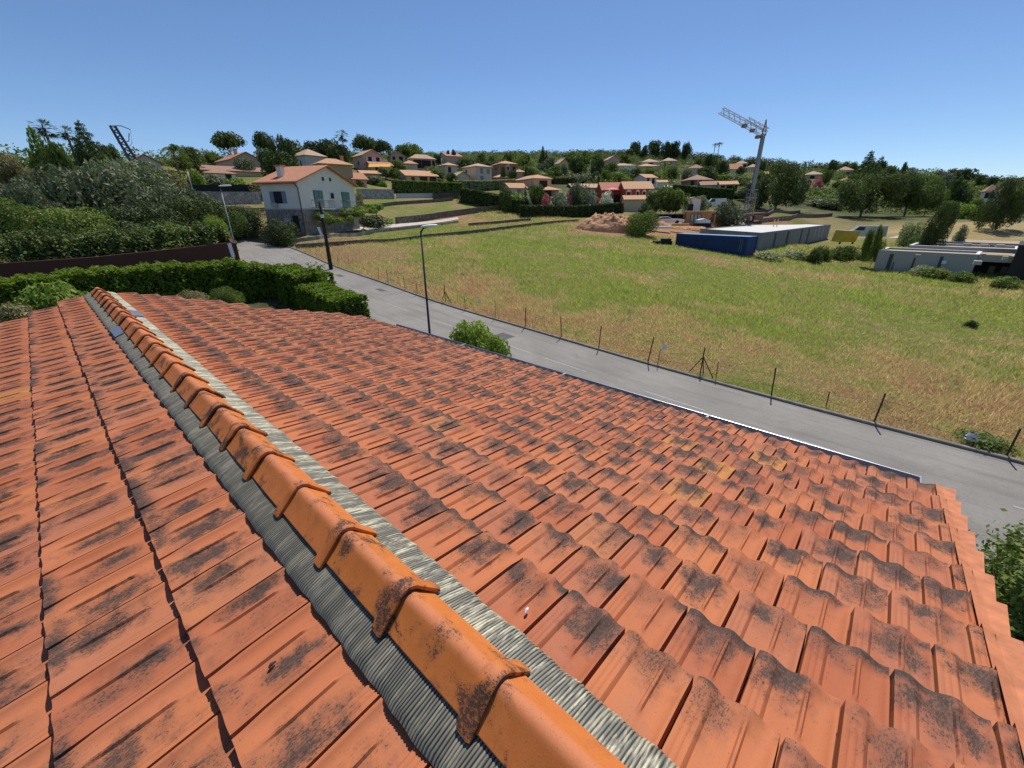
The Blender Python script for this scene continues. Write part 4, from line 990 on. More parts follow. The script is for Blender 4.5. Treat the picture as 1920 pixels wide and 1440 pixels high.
#@@PART4
# ------------------------------------------------------------------ houses
from mathutils import noise as mnoise
def house(label, xl, xc, xr, yb, ye, rho, th, roof='hip', rise=1.3, wall='cream', rk='pale', depth=None, wins=(), name='house', cat='house', over=.45, zb=None, chim=(), parent=None, win_m=None, wmat=None, shut=None, group=None, rax=1):
    """near corner on column xc at range rho; right face runs to column xr, left face to column xl"""
    azc, _ = azel(xc, (yb+ye)/2); azr, _ = azel(xr, (yb+ye)/2); azl, _ = azel(xl, (yb+ye)/2); t = R(th)
    C = np.array([rho*math.sin(azc), rho*math.cos(azc)]); f = C/np.linalg.norm(C); r_ = np.array([f[1], -f[0]])
    d1 = math.cos(t)*r_+math.sin(t)*f; d2 = -math.sin(t)*r_+math.cos(t)*f
    def reach(d, az):
        u = np.array([math.sin(az), math.cos(az)]); A_ = np.array([[d[0], -u[0]], [d[1], -u[1]]]); return np.linalg.solve(A_, -C)[0]
    w1 = max(reach(d1, azr), 1.5); w2 = depth if depth else max(reach(d2, azl), 1.5)
    w1 = min(w1, 40); w2 = min(w2, 30)
    z0 = at(xc, yb, rho)[2] if zb is None else zb
    ze = at(xc, ye, rho)[2]; D1 = np.array([*d1, 0]); D2 = np.array([*d2, 0]); O = np.array([*C, z0])
    c4 = [C, C+d1*w1, C+d1*w1+d2*w2, C+d2*w2]; gl = min([gz(*c) for c in c4]+[z0])-.4
    H = ze-z0; o = thing(name, (C[0], C[1], z0), label, cat, group) if parent is None else parent
    if parent is not None: pass
    wm = wmat or WM[wall]
    B = O+np.array([0, 0, gl-z0]); hh = ze-gl
    b = MB(); U = np.array([0, 0, 1.])
    b.frame(B, D1*w1, D2*w2, U*hh)
    T0 = O+U*H
    if roof in ('g1', 'g2'):
        if roof == 'g1': b.poly([T0, T0+D1*w1, T0+D1*w1/2+U*(rise-.02)], D2*w2)
        else: b.poly([T0, T0+D2*w2, T0+D2*w2/2+U*(rise-.02)], D1*w1)
    b.build('wall', wm, o)
    ang = math.atan2(d1[1], d1[0]); th_ = .16
    if roof == 'flat':
        b = MB(); b.frame(T0-D1*.1-D2*.1+U*.002, D1*(w1+.2), D2*(w2+.2), U*.2); b.build('roof', M_concpale, o)
    else:
        b = MB(); e = over
        if roof in ('g1', 'g2'):
            (Da, wa, Db, wb) = (D1, w1, D2, w2) if roof == 'g1' else (D2, w2, D1, w1)
            sl = rise/(wa/2); lo = T0-Da*e-U*(sl*e)-Db*e; hi = T0+Da*wa/2+U*rise-Db*e; lo2 = T0+Da*(wa+e)-U*(sl*e)-Db*e; L = Db*(wb+2*e)
            b.poly([lo+U*.02, hi+U*.02, lo2+U*.02, lo2+U*(.02+th_), hi+U*(.02+th_), lo+U*(.02+th_)], L)
            rmat = roofm(rk, -ang+(0 if roof == 'g1' else math.pi/2)) if False else roofm(rk, (-ang+math.pi/2 if roof == 'g1' else -ang) % math.pi)
        else:
            p = [T0-D1*e-D2*e, T0+D1*(w1+e)-D2*e, T0+D1*(w1+e)+D2*(w2+e), T0-D1*e+D2*(w2+e)]; p = [q+U*.01 for q in p]; up = [q+U*th_ for q in p]
            if w1 >= w2: r0 = T0+D1*(w2/2)+D2*w2/2; r1 = T0+D1*(w1-w2/2)+D2*w2/2
            else: r0 = T0+D1*w1/2+D2*(w1/2); r1 = T0+D1*w1/2+D2*(w2-w1/2)
            r0 = r0+U*(rise+th_); r1 = r1+U*(rise+th_)
            if w1 >= w2: F = [(4,5,9,8), (5,6,9), (6,7,8,9), (7,4,8)]
            else: F = [(4,5,8), (5,6,9,8), (6,7,9), (7,4,8,9)]
            b.add(p+up+[r0, r1], [(3,2,1,0), (0,1,5,4), (1,2,6,5), (2,3,7,6), (3,0,4,7)]+F)
            rmat = roofm(rk, -ang % math.pi)
        ro = b.build('roof', rmat, o)
        for (a1, a2, s_) in chim:
            q = T0+D1*w1*a1+D2*w2*a2; ca = a1 if roof == 'g1' else (a2 if roof == 'g2' else .35); ch_ = rise*(1-abs(2*ca-1))+.35+.9*s_; b = MB(); b.frame(q-D1*.35*s_-D2*.35*s_, D1*.7*s_, D2*.7*s_, U*ch_); b.build('chimney', wm, ro)
            b = MB(); b.frame(q-D1*.5*s_-D2*.5*s_+U*ch_, D1*1.0*s_, D2*1.0*s_, U*.16); b.build('chimney_cap', rmat, ro)
    for wv in wins:
        face, u, zc, ww, wh = wv[:5]; kind = wv[5] if len(wv) > 5 else None
        if face == 1: P0, Dx, L, Nn = O, D1, w1, -D2
        else: P0, Dx, L, Nn = O, D2, w2, -D1
        c = P0+Dx*(u*L)+U*(zc*H if zc <= 1.5 else zc)
        ww = min(ww, L*.45)
        b = MB(); q = c-Dx*ww/2-U*wh/2
        b.frame(q+Nn*.012, Dx*ww, U*wh, Nn*.05)
        wo = b.build('door' if kind == 'door' else 'window', M_frame if kind in ('frame', 'arch') else (M_opening if kind != 'glass' else M_opening), o)
        if kind in ('frame', 'arch'):
            b = MB(); b.frame(q+Nn*.065+Dx*.14+U*.14, Dx*(ww-.28), U*(wh-.28), Nn*.012); b.build('pane', M_opening, wo)
            if kind == 'arch':
                b = MB(); pts = [c+U*wh/2+Dx*(ww/2*math.cos(a))+U*(ww/2*math.sin(a)) for a in np.linspace(0, math.pi, 8)]; b.poly([p_+Nn*.012 for p_ in pts], Nn*.05); b.build('arch', M_frame, wo)
        if kind in ('green', 'brown', 'white', 'blue'):      # open shutters either side
            for sg in (-1, 1):
                b = MB(); b.frame(c+Dx*(sg*(ww/2+ww*.27)-ww*.25)-U*wh/2+Nn*.012, Dx*ww*.5, U*wh, Nn*.06); b.build('shutter', M_shut[kind], wo)
        if kind and kind.startswith('closed_'):
            for sg in (-1, 1):
                b = MB(); b.frame(c+Dx*(sg*ww*.25-ww*.235)-U*(wh/2-.02)+Nn*.07, Dx*ww*.47, U*(wh-.04), Nn*.04); b.build('shutter', M_shut[kind[7:]], wo)
    return dict(o=o, O=O, D1=D1, D2=D2, w1=w1, w2=w2, H=H, U=U, ze=ze, z0=z0)
# --- the white house with green shutters
h = house('white two-storey house with green shutters, stone ground floor and orange gable roof', 491, 560, 666, 437, 339, 60, 49.4, 'g1', 2.0, 'greenish', 'orange', over=.55, chim=[(.14, .62, .95)],
          wins=[(2, .56, .70, 1.15, 1.35, 'blue'), (2, .35, .18, .45, .9), (2, .20, .17, .9, 2.0, 'door'), (1, .305, .63, 1.7, 2.5, 'closed_green'), (1, .545, .75, .95, .95, 'frame'), (1, .80, .63, 1.7, 2.5, 'closed_green'), (1, .32, .29, 2.2, 1.1, 'frame'),
                (1, .43, 1.09, .32, .42), (1, .555, 1.09, .32, .42)])
o, O, D1, D2, U = h['o'], h['O'], h['D1'], h['D2'], h['U']; w1, w2, H = h['w1'], h['w2'], h['H']
led = .46*H
b = MB(); b.frame(O-D2*.05-D1*.05+U*-1.2, D1*(w1+.1), D2*.03, U*(led+1.2)); b.build('stone_base', M_stone, o)
b = MB(); b.frame(O-D1*.05+D2*.0+U*-1.2, D1*.03, D2*(w2), U*(led+1.2)); b.build('stone_base', M_stone, o)
b = MB(); b.frame(O-D1*.08-D2*.08+U*led, D1*(w1+.1), D2*.07, U*.12); b.build('ledge', WM['grey'], o)
b = MB(); b.frame(O-D1*.08-D2*.005+U*(led+.001), D1*.07, D2*w2, U*.118); b.build('ledge', WM['grey'], o)
b = MB(); b.tube([O-D1*.14-D2*.14-U*.2, O-D1*.14-D2*.14+U*(H-.7), O-D1*.14+D2*.0+U*(H-.5), O-D1*.5+D2*.0+U*(H-.25)], .075, 7); b.build('drainpipe', simple('brown_pipe', (.13,.10,.085), .6), o)
b = MB(); b.tube([O-D1*.62-D2*.5+U*(H-.16), O-D1*.62+D2*(w2+.5)+U*(H-.16)], .09, 7); b.build('gutter', simple('brown_gutter', (.30,.14,.10), .6), o)
for u in (.32, .83):
    c = O+D1*(w1*u); bw = min(3.3, w1*.30)
    b = MB(); b.frame(c-D1*bw/2-D2*1.0+U*(led+.0), D1*bw, D2*.93, U*.16); sb = b.build('balcony', M_concpale, o)
    b = MB(); z0_, z1_ = led+.16, led+1.1
    loop = [c-D1*bw/2-D2*.05, c-D1*bw/2-D2*.96, c+D1*bw/2-D2*.96, c+D1*bw/2-D2*.05]
    for z in (z0_+.12, z1_): b.tube([p+U*z for p in loop], .028, 5)
    for a, e in zip(loop[:-1], loop[1:]):
        n = max(2, int(np.linalg.norm(e-a)/.16))
        for k in range(n+1): b.tube([a+(e-a)*k/n+U*z0_, a+(e-a)*k/n+U*z1_], .014, 4)
    b.build('railing', M_galv, sb)
q = O+D2*(w2*.60)-D1*.1; b = MB(); b.frame(q+U*.43*H+U*.45-D1*.14, D2*.7, -D1*.2, U*.5); b.build('ac_unit', WM['grey'], o)
q = O+D2*(w2*.33); b = MB(); b.frame(q-D1*.10+U*.0, D2*.9, -D1*.04, U*1.7); b.build('ground_door', WM['grey'], o)
# pergola with climbing vine
pg = thing('vine_pergola', O+D1*(w1*.22)-D2*2.5, 'leafy green vine over a pergola along the ground floor of the white house', 'pergola')
b = MB()
for u in (.22, .5, .78, 1.10):
    q = O+D1*(w1*u)-D2*2.4; g = gz(q[0], q[1]); b.tube([(q[0], q[1], g-.2), (q[0], q[1], O[2]+2.2)], .06, 6)
for k in (0, 1): b.tube([O+D1*w1*.18-D2*(2.4-2*k)+U*2.2, O+D1*w1*1.15-D2*(2.4-2*k)+U*2.2], .05, 6)
b.build('frame', M_wood, pg)
Cv = []; Rv = []
for k in range(34):
    u = rng.uniform(.12, 1.22); z = 2.15+.75*max(0, (u-.5))*1.2+rng.normal(0, .18)-(.55 if u < .55 else 0); Cv.append(O+D1*w1*u-D2*rng.uniform(.4, 2.6)+U*z); Rv.append(rng.uniform(.38, .7))
V, lv = leaves(Cv, Rv, 5200, .22, (1, 1, .7)); me = quads('vine', V-ORG[pg.name], 4, LM['bright'], lv); link('vine', me, pg)
# parked cart / bench shapes right of the pergola
# forecourt and drive
def patchsurf(name, pix, m, kind='structure', dz=.03, n=14):
    P = [hit(*q) for q in pix]; a, b_, c, d = [np.array(p[:2]) for p in P]; V = []
    for i in range(n):
        for k in range(n):
            s, t = i/(n-1), k/(n-1); p = (a*(1-s)+b_*s)*(1-t)+(d*(1-s)+c*s)*t; V.append((*p, 0))
    V = np.array(V); V[:, 2] = hgt(V[:, 0], V[:, 1])+dz
    o_ = link(name, gridmesh(name, V.reshape(1, -1, 3), n, n, m)); tag(o_, kind=kind)
patchsurf('forecourt', [(535, 448), (700, 431), (712, 420), (548, 434)], M_court, dz=.09)
patchsurf('driveway', [(700, 431), (860, 412), (858, 408), (700, 424)], M_court, dz=.09)
patchsurf('track', [(1660, 448), (1700, 446), (1752, 430), (1725, 432)], M_track, dz=.06)
patchsurf('lane', [(520, 460), (560, 462), (548, 444), (480, 440)], M_asph, dz=.05)
def wpx(name, pix, h, t, m, label, cat='wall', capm=None):
    P = [hit(*q)[:2] for q in pix]; return wallrun(name, P, h, t, m, label, cat, capm)
wpx('retaining_wall', [(546, 456), (600, 449), (700, 437), (800, 426), (860, 418)], .42, .3, M_stone, 'pale low retaining wall edging the forecourt of the white house')
wpx('retaining_wall', [(556, 467), (640, 461), (800, 446), (940, 431), (1085, 416)], .5, .35, M_stonedk, 'long low dark stone wall along the top of the big grass field')
wpx('retaining_wall', [(745, 421), (830, 409), (900, 399), (948, 395)], 1.15, .35, M_stonedk, 'brownish terrace wall below the sloping dry meadow')
wpx('retaining_wall', [(880, 424), (930, 420), (995, 414)], .5, .3, M_stonedk, 'short dark wall behind the reddish garden plot')
wpx('retaining_wall', [(667, 392), (740, 385), (850, 376)], .7, .35, M_stonedk, 'dark terrace wall above the meadow right of the white house')
wpx('retaining_wall', [(672, 373), (740, 373)], 1.9, .35, M_stonelt, 'pale stone wall above the peach forecourt behind the white house')
wpx('garden_wall', [(745, 372), (790, 371), (850, 370)], 1.0, .3, WM['grey'], 'grey roadside wall under the clipped hedge of the peach bungalow')
wpx('retaining_wall', [(372, 384), (420, 384), (492, 383)], 1.8, .4, M_stonelt, 'grey dry stone wall below the black screened fence on the left')
wpx('retaining_wall', [(435, 398), (500, 396)], .5, .3, M_stonedk, 'low dark terrace wall left of the white house')
wpx('screened_fence', [(366, 379), (430, 376), (492, 375)], 2.3, .08, M_black, 'black screened fence above the dry stone wall, left of the white house', 'fence')
wpx('retaining_wall', [(1345, 402), (1395, 400), (1462, 396)], .8, .3, M_stonedk, 'upper dark terrace wall behind the crane mast')
wpx('retaining_wall', [(1370, 409), (1440, 405), (1500, 400)], .8, .3, M_stonedk, 'middle dark terrace wall to the right of the crane foot')
wpx('retaining_wall', [(1425, 417), (1480, 412), (1560, 406)], .85, .35, M_stonedk, 'lowest and longest dark terrace wall right of the crane')
wpx('timber_fence', [(812, 374), (862, 372)], 1.3, .1, M_wood, 'dark fence panels at the right end of the grey roadside wall', 'fence')
# --- hillside houses
W = lambda *a: a
S_ = 'glass'
HS = [
 dict(label='beige cube shaped house just behind the roof of the white house', xl=586, xc=600, xr=660, yb=345, ye=307, rho=108, th=18, roof='hip', rise=1.3, wall='beige', rk='tan', wins=[(1,.06,.72,.7,1.3),(1,.22,.75,.7,1.3)], chim=[(.85,.5,.8)]),
 dict(label='low orange roofed annex at the right foot of the beige cube house', xl=655, xc=659, xr=686, yb=347, ye=335, rho=110, th=20, roof='g2', rise=1.4, wall='peach', rk='orange', depth=6),
 dict(label='grey walled hip roofed house with a tall chimney, above the beige cube house', xl=546, xc=573, xr=611, yb=326, ye=291, rho=140, th=30, roof='hip', rise=1.9, wall='grey', rk='pale', wins=[(2,.35,.6,.8,1.4,'white'),(2,.75,.6,.8,1.4)], chim=[(.1,.9,1.)]),
 dict(label='tall pink house with a gable roof right of the palm on the skyline', xl=662, xc=680, xr=717, yb=318, ye=290, rho=150, th=25, roof='g1', rise=1.6, wall='pink', rk='pale', wins=[(1,.35,.72,1.2,1.5,'white'),(1,.75,.72,1.2,1.5,'white'),(2,.5,.5,.8,1.1)]),
 dict(label='yellow fronted wing with an orange lean-to roof below the tall pink house', xl=690, xc=696, xr=735, yb=321, ye=309, rho=146, th=14, roof='g2', rise=1.1, wall='yellow', rk='orange', depth=7, wins=[(1,.3,.45,1.6,1.8)]),
 dict(label='low tan roofed house below the yellow fronted wing', xl=672, xc=678, xr=712, yb=336, ye=325, rho=130, th=10, roof='g2', rise=.9, wall='beige', rk='tan', depth=7),
 dict(label='small pale gabled house between two big hilltop trees, left of the arcaded villa', xl=729, xc=731, xr=759, yb=304, ye=292, rho=185, th=8, roof='g1', rise=1.6, wall='pink', rk='pale', depth=8, wins=[(1,.25,.6,1,1.4),(1,.72,.55,1.5,1.8)]),
 dict(label='arcaded villa with covered terrace and white columns on the hill', xl=764, xc=771, xr=816, yb=318, ye=297, rho=170, th=16, roof='hip', rise=1.6, wall='pink', rk='pale', wins=[(1,.25,.55,3,2.6),(1,.62,.55,3.4,2.6),(1,.92,.55,1.0,2.6)]),
 dict(label='low tan roof in front of the arcaded villa, left side', xl=752, xc=757, xr=782, yb=316, ye=307, rho=165, th=12, roof='hip', rise=1.3, wall='cream', rk='tan', depth=7),
 dict(label='peach bungalow with brown shutters above a long clipped hedge', xl=742, xc=762, xr=820, yb=347, ye=329, rho=132, th=16, roof='g2', rise=1.7, wall='peach', rk='tan', wins=[(1,.20,.55,1.0,1.5,'closed_brown'),(1,.54,.50,2.2,2.0,'closed_brown'),(1,.85,.42,1.9,2.5,'closed_brown')], chim=[(.9,.5,.5)]),
 dict(label='large pink tiled roof house on the skyline left of the small aerial', xl=822, xc=838, xr=866, yb=305, ye=292, rho=230, th=22, roof='g2', rise=1.9, wall='peach', rk='orange'),
 dict(label='small narrow cream house with one dark window below the large pink roofed house', xl=823, xc=835, xr=857, yb=329, ye=310, rho=165, th=26, roof='hip', rise=1.1, wall='cream', rk='tan', wins=[(1,.35,.6,1.1,1.8)]),
 dict(label='two-storey pale house with grey blue shutters in the middle of the hillside', xl=867, xc=893, xr=922, yb=340, ye=312, rho=140, th=36, roof='hip', rise=1.1, wall='cream', rk='pale', wins=[(1,.35,.74,.9,1.4,'closed_blue'),(1,.78,.74,.9,1.4,'closed_blue'),(1,.35,.25,1,1.2,'closed_blue'),(2,.7,.72,.7,1.1,'closed_brown')]),
 dict(label='low gabled cream garage left below the two-storey pale house', xl=851, xc=856, xr=880, yb=341, ye=330, rho=136, th=22, roof='g1', rise=1.2, wall='cream', rk='pale', depth=6),
 dict(label='red brown house with a white arched window and stepped roofs', xl=921, xc=940, xr=968, yb=328, ye=307, rho=160, th=24, roof='hip', rise=1.2, wall='brown', rk='tan', wins=[(1,.45,.62,1.1,1.5,'arch'),(2,.5,.68,.9,1.0),(1,.85,.6,1.0,1.4)], chim=[(.2,.6,.7)]),
 dict(label='low pale roof porch below the red brown house', xl=922, xc=926, xr=957, yb=340, ye=333, rho=148, th=12, roof='hip', rise=1.0, wall='brown', rk='pale', depth=8),
 dict(label='low tan roof running right from the red brown house', xl=960, xc=966, xr=985, yb=330, ye=323, rho=165, th=10, roof='hip', rise=1.0, wall='cream', rk='tan', depth=7),
 dict(label='hip roofed peach villa with a deep shaded loggia above the oleanders', xl=963, xc=1001, xr=1034, yb=357, ye=335, rho=130, th=30, roof='hip', rise=1.2, wall='peach', rk='tan', wins=[(1,.55,.56,4.,1.9),(2,.12,.6,.7,1.0,'closed_white'),(2,.85,.6,.8,.9)]),
 dict(label='low left wing of the peach villa with a tan roof', xl=943, xc=957, xr=987, yb=368, ye=352, rho=124, th=22, roof='g2', rise=1.2, wall='cream', rk='tan', wins=[(1,.55,.55,1.2,1.2,'closed_blue')]),
 dict(label='low roof over the right hand terrace of the peach villa', xl=1008, xc=1014, xr=1053, yb=368, ye=357, rho=126, th=14, roof='hip', rise=1.0, wall='brown', rk='tan', depth=6, wins=[(1,.3,.45,3.5,1.7)]),
 dict(label='low long pale roof half hidden behind the round tree right of the peach villa', xl=1058, xc=1075, xr=1125, yb=365, ye=352, rho=150, th=16, roof='g2', rise=1.3, wall='brown', rk='pale', depth=9),
 dict(label='red villa with white arched windows and tan roofs', xl=1166, xc=1172, xr=1223, yb=396, ye=354, rho=128, th=12, roof='g2', rise=1.9, wall='red', rk='tan', depth=9, wins=[(1,.14,.72,1.3,1.9,'arch'),(1,.47,.70,1.0,2.1,'arch'),(1,.71,.70,1.0,2.1,'arch'),(1,.93,.70,.9,2.1,'arch')], chim=[(.05,.6,1.)]),
 dict(label='dark red left wing of the red villa with a balcony under a reddish roof', xl=1124, xc=1130, xr=1168, yb=392, ye=356, rho=133, th=12, roof='g2', rise=2.0, wall='red', rk='red', depth=8, wins=[(1,.75,.55,2,2.)]),
 dict(label='cream single-storey annex with a tan lean-to roof in front of the red villa', xl=1168, xc=1173, xr=1217, yb=397, ye=374, rho=121, th=10, roof='g2', rise=.9, wall='cream', rk='tan', depth=5),
 dict(label='small white upper house with two dark windows, above and right of the red villa', xl=1189, xc=1211, xr=1232, yb=347, ye=333, rho=170, th=32, roof='g2', rise=1.3, wall='white', rk='tan', wins=[(1,.25,.55,1,1.7),(1,.72,.55,1,1.7)]),
 dict(label='long tan roof wing right of the small white upper house', xl=1230, xc=1234, xr=1252, yb=347, ye=342, rho=172, th=8, roof='g2', rise=.8, wall='white', rk='tan', depth=6),
 dict(label='wide tan roofed house under the skyline pines, left one', xl=1195, xc=1204, xr=1238, yb=311, ye=304, rho=300, th=14, roof='hip', rise=2.2, wall='cream', rk='pale', wins=[(1,.5,.5,3,1.3)]),
 dict(label='low tan roofed house just below the wide one under the skyline pines', xl=1184, xc=1196, xr=1238, yb=319, ye=312, rho=280, th=14, roof='hip', rise=1.8, wall='yellow', rk='pale', wins=[(1,.5,.5,3,1.3)]),
 dict(label='pale house with hip roof under the skyline pines, right one', xl=1236, xc=1244, xr=1270, yb=312, ye=302, rho=310, th=18, roof='hip', rise=2.2, wall='pink', rk='pale', wins=[(1,.5,.5,2,1.6)]),
 dict(label='far pinkish house left of the skyline pine clump', xl=1132, xc=1140, xr=1162, yb=312, ye=299, rho=300, th=20, roof='g1', rise=2.2, wall='pink', rk='pale', wins=[(1,.5,.5,2,1.6)]),
 dict(label='pale grey roofed house below the far pinkish house', xl=1142, xc=1150, xr=1192, yb=318, ye=311, rho=270, th=14, roof='hip', rise=1.6, wall='white', rk='pale'),
 dict(label='small ochre gabled house with yellow wall left of the two dark round trees', xl=1041, xc=1050, xr=1066, yb=318, ye=305, rho=220, th=24, roof='g1', rise=1.8, wall='yellow', rk='pale', wins=[(1,.5,.5,1.2,1.6)]),
 dict(label='brown hip roofed house with white window frames behind the long pale topped hedge', xl=1278, xc=1293, xr=1336, yb=352, ye=338, rho=185, th=20, roof='hip', rise=2., wall='brown', rk='brown', wins=[(1,.15,.55,1.2,2),(1,.5,.55,1.2,2,'white'),(1,.75,.55,1.2,1.6,'frame')]),
 dict(label='cream right wing with three dark openings, beside the crane mast', xl=1348, xc=1352, xr=1384, yb=359, ye=346, rho=178, th=8, roof='g2', rise=1.1, wall='cream', rk='tan', depth=8, wins=[(1,.15,.5,1.3,1.6),(1,.48,.5,1.3,1.6),(1,.80,.45,2.2,1.9)]),
 dict(label='long grey tiled roof joining the brown house and the cream wing', xl=1312, xc=1316, xr=1350, yb=356, ye=347, rho=182, th=8, roof='g2', rise=1.3, wall='grey', rk='brown', depth=8),
 dict(label='wide low roof behind the round trees left of the crane', xl=1286, xc=1294, xr=1322, yb=325, ye=316, rho=250, th=14, roof='hip', rise=2, wall='cream', rk='brown'),
 dict(label='flat looking pale villa high left of the crane mast', xl=1376, xc=1381, xr=1402, yb=314, ye=307, rho=380, th=10, roof='hip', rise=2.2, wall='cream', rk='pale', wins=[(1,.3,.45,3,1.8),(1,.8,.45,2,1.8)]),
 dict(label='tan lean-to roof house directly below the pale villa left of the crane mast', xl=1364, xc=1370, xr=1392, yb=325, ye=317, rho=300, th=10, roof='g2', rise=3., wall='white', rk='orange', depth=10),
 dict(label='low tan roof touching the crane mast on its left', xl=1398, xc=1403, xr=1424, yb=322, ye=314, rho=350, th=12, roof='hip', rise=2.2, wall='cream', rk='pale'),
 dict(label='small tan roof just right of the crane mast', xl=1416, xc=1421, xr=1442, yb=334, ye=327, rho=270, th=10, roof='g2', rise=1.3, wall='cream', rk='tan', depth=8),
 dict(label='pinkish house between the first big pine and the pink oleander', xl=1505, xc=1513, xr=1543, yb=337, ye=328, rho=280, th=12, roof='hip', rise=1.8, wall='pink', rk='pale', wins=[(1,.4,.5,2,1.3)]),
 dict(label='wide pale house with hip roof near the skyline right of the first big pine', xl=1564, xc=1574, xr=1600, yb=332, ye=320, rho=330, th=14, roof='hip', rise=2.2, wall='cream', rk='pale', wins=[(1,.3,.5,2,1.6),(1,.7,.5,2,1.6)]),
 dict(label='small tan hip roof left of the second big pine', xl=1575, xc=1582, xr=1597, yb=345, ye=339, rho=260, th=12, roof='hip', rise=1.4, wall='cream', rk='tan'),
 dict(label='white walled house with grey brown roof among the trees at the far right', xl=1842, xc=1850, xr=1874, yb=373, ye=360, rho=230, th=20, roof='hip', rise=2.2, wall='white', rk='brown', wins=[(1,.2,.5,1.2,1.8),(1,.6,.5,1.2,1.8)]),
 dict(label='tan roofed house touching the right side of the far right white walled house', xl=1870, xc=1874, xr=1890, yb=374, ye=362, rho=236, th=12, roof='hip', rise=2., wall='cream', rk='pale'),
 dict(label='pale grey house with a low gable half hidden behind the leaning pylon', xl=238, xc=242, xr=298, yb=318, ye=303, rho=118, th=10, roof='g1', rise=1.4, wall='grey', rk='brown', depth=10, wins=[(1,.7,.5,1.2,1.1,'frame')]),
 dict(label='orange pink roofed house with a tall chimney at the upper left', xl=403, xc=432, xr=492, yb=318, ye=298, rho=150, th=20, roof='g1', rise=2.0, wall='peach', rk='orange', chim=[(.45,.5,1.1)]),
 dict(label='long low house with terracotta tiles, behind the gardens left of the white house', xl=372, xc=378, xr=496, yb=330, ye=318, rho=128, th=6, roof='g2', rise=1.2, wall='cream', rk='brown', depth=9),
 dict(label='low white walled wing with a hip roof in front of the long terracotta house', xl=378, xc=382, xr=440, yb=341, ye=325, rho=120, th=6, roof='hip', rise=1.2, wall='white', rk='brown', depth=7, wins=[(1,.75,.5,1.2,1.6)]),
 dict(label='far white gabled shed beside the dark tree right of the parked cars', xl=1288, xc=1291, xr=1316, yb=396, ye=374, rho=112, th=10, roof='g1', rise=.4, wall='white', rk='pale', depth=6, wins=[(1,.25,.3,1.6,1.6)]),
]
for d in HS:
    d = dict(d); house(d.pop('label'), d.pop('xl'), d.pop('xc'), d.pop('xr'), d.pop('yb'), d.pop('ye'), d.pop('rho'), d.pop('th'), **d)
# awning
q = at(712, 308, 144.5); b = MB(); rr_ = CR*[1,1,0]; rr_ = rr_/np.linalg.norm(rr_); ff = np.array([-rr_[1], rr_[0], 0])
b.poly([q-rr_*3.2, q+rr_*3.2, q+rr_*3.6-ff*2-U*.9, q-rr_*2.9-ff*2-U*.9], U*.06); tag(b.build('awning', simple('yellow_canvas', (.75,.42,.08), .8)), 'yellow awning on the front of the wing below the tall pink house', 'awning')
for px, py, lab, m, rr0 in ((1148, 354, 'pink red parasol beside the red villa', 'pink', 127), (1250, 349, 'pale lilac parasol right of the small white upper house', 'lilac', 160)):
    q = at(px, py, rr0); g = gz(q[0], q[1]); o = thing('parasol', (q[0], q[1], g), lab, 'parasol'); b = MB(); b.tube([(q[0], q[1], g), (q[0], q[1], q[2]+.2)], .04, 6); b.build('pole', M_white, o)
    V = [(q[0], q[1], q[2]+.35)]+[(q[0]+2.2*math.cos(a), q[1]+2.2*math.sin(a), q[2]-.25) for a in np.linspace(0, 6.283, 9)[:-1]]; F = [(0, 1+k, 1+(k+1) % 8) for k in range(8)]
    V += [(x, y, z-.05) for x, y, z in V]; F += [tuple(i+9 for i in f[::-1]) for f in F]; meshobj('canopy', V, F, simple('canvas_'+m, (.75,.22,.26) if m == 'pink' else (.62,.58,.78), .8), o)
# ------------------------------------------------------------------ construction site
def cbox(pxa, ya, pxb, yb_, rho_a, rho_b, depth, zt, zb, name, m, label, cat, top=None, build=True):
    a, c = at(pxa, ya, rho_a), at(pxb, yb_, rho_b); a[2] = c[2] = 0; d = c-a; L = np.linalg.norm(d); d /= L; n = np.array([-d[1], d[0], 0]); 
    if n@a < 0: n = -n
    return a, d, n, L
# shipping container
a, d, n, L = cbox(1267, 450, 1400, 460, 71/math.cos(azel(1267, 450)[0]-YAW), 61/math.cos(azel(1400, 460)[0]-YAW), 2.4, 0, 0, '', None, '', '')
zt, zb = -2.62, -5.25; o = thing('shipping_container', (*a[:2], zb), 'long dark blue steel container at the edge of the field', 'container')
V = []; F = []; k = int(L/.14)
b = MB(); b.frame((*a[:2], zb), d*L, n*2.44, (0, 0, zt-zb)); b.build('body', M_blue, o)
b = MB()
for i in range(k): b.frame(a+d*(.12+i*(L-.24)/k)+U*(zb+.18)-n*.035, d*.07, n*.03, U*(zt-zb-.36))
b.build('corrugation', M_blue, o)
b = MB(); b.frame(a+U*(zb-.0)-n*.06-d*.03, d*(L+.06), n*.055, U*.17); b.frame(a+U*(zt-.16)-n*.06-d*.03, d*(L+.06), n*.055, U*.19); b.frame(a+d*(L+.003)+U*zb-n*.05, d*.06, n*.12, U*(zt-zb)); b.frame(a+d*(L+.003)+U*zb+n*2.35, d*.06, n*.12, U*(zt-zb)); b.build('rails', M_blue, o)
b = MB(); b.frame(a+U*(zt+.003)+n*.03, d*L, n*2.38, U*.03); b.build('roof', simple('faded_blue_roof', (.16,.28,.50), .5, .2, 2), o)
b = MB()
for u in (.92, .945): b.tube([a+d*L*u-n*.09+U*(zb+.5), a+d*L*u-n*.09+U*(zt-.25)], .03, 5)
b.build('lock_rod', M_galv, o)
for u in (.29, .41): b = MB(); b.frame(a+d*L*u-n*.07+U*(zb+1.0), d*.8, n*.03, U*.9); b.build('patch_panel', simple('blue_patch', (.012,.028,.09), .5), o)
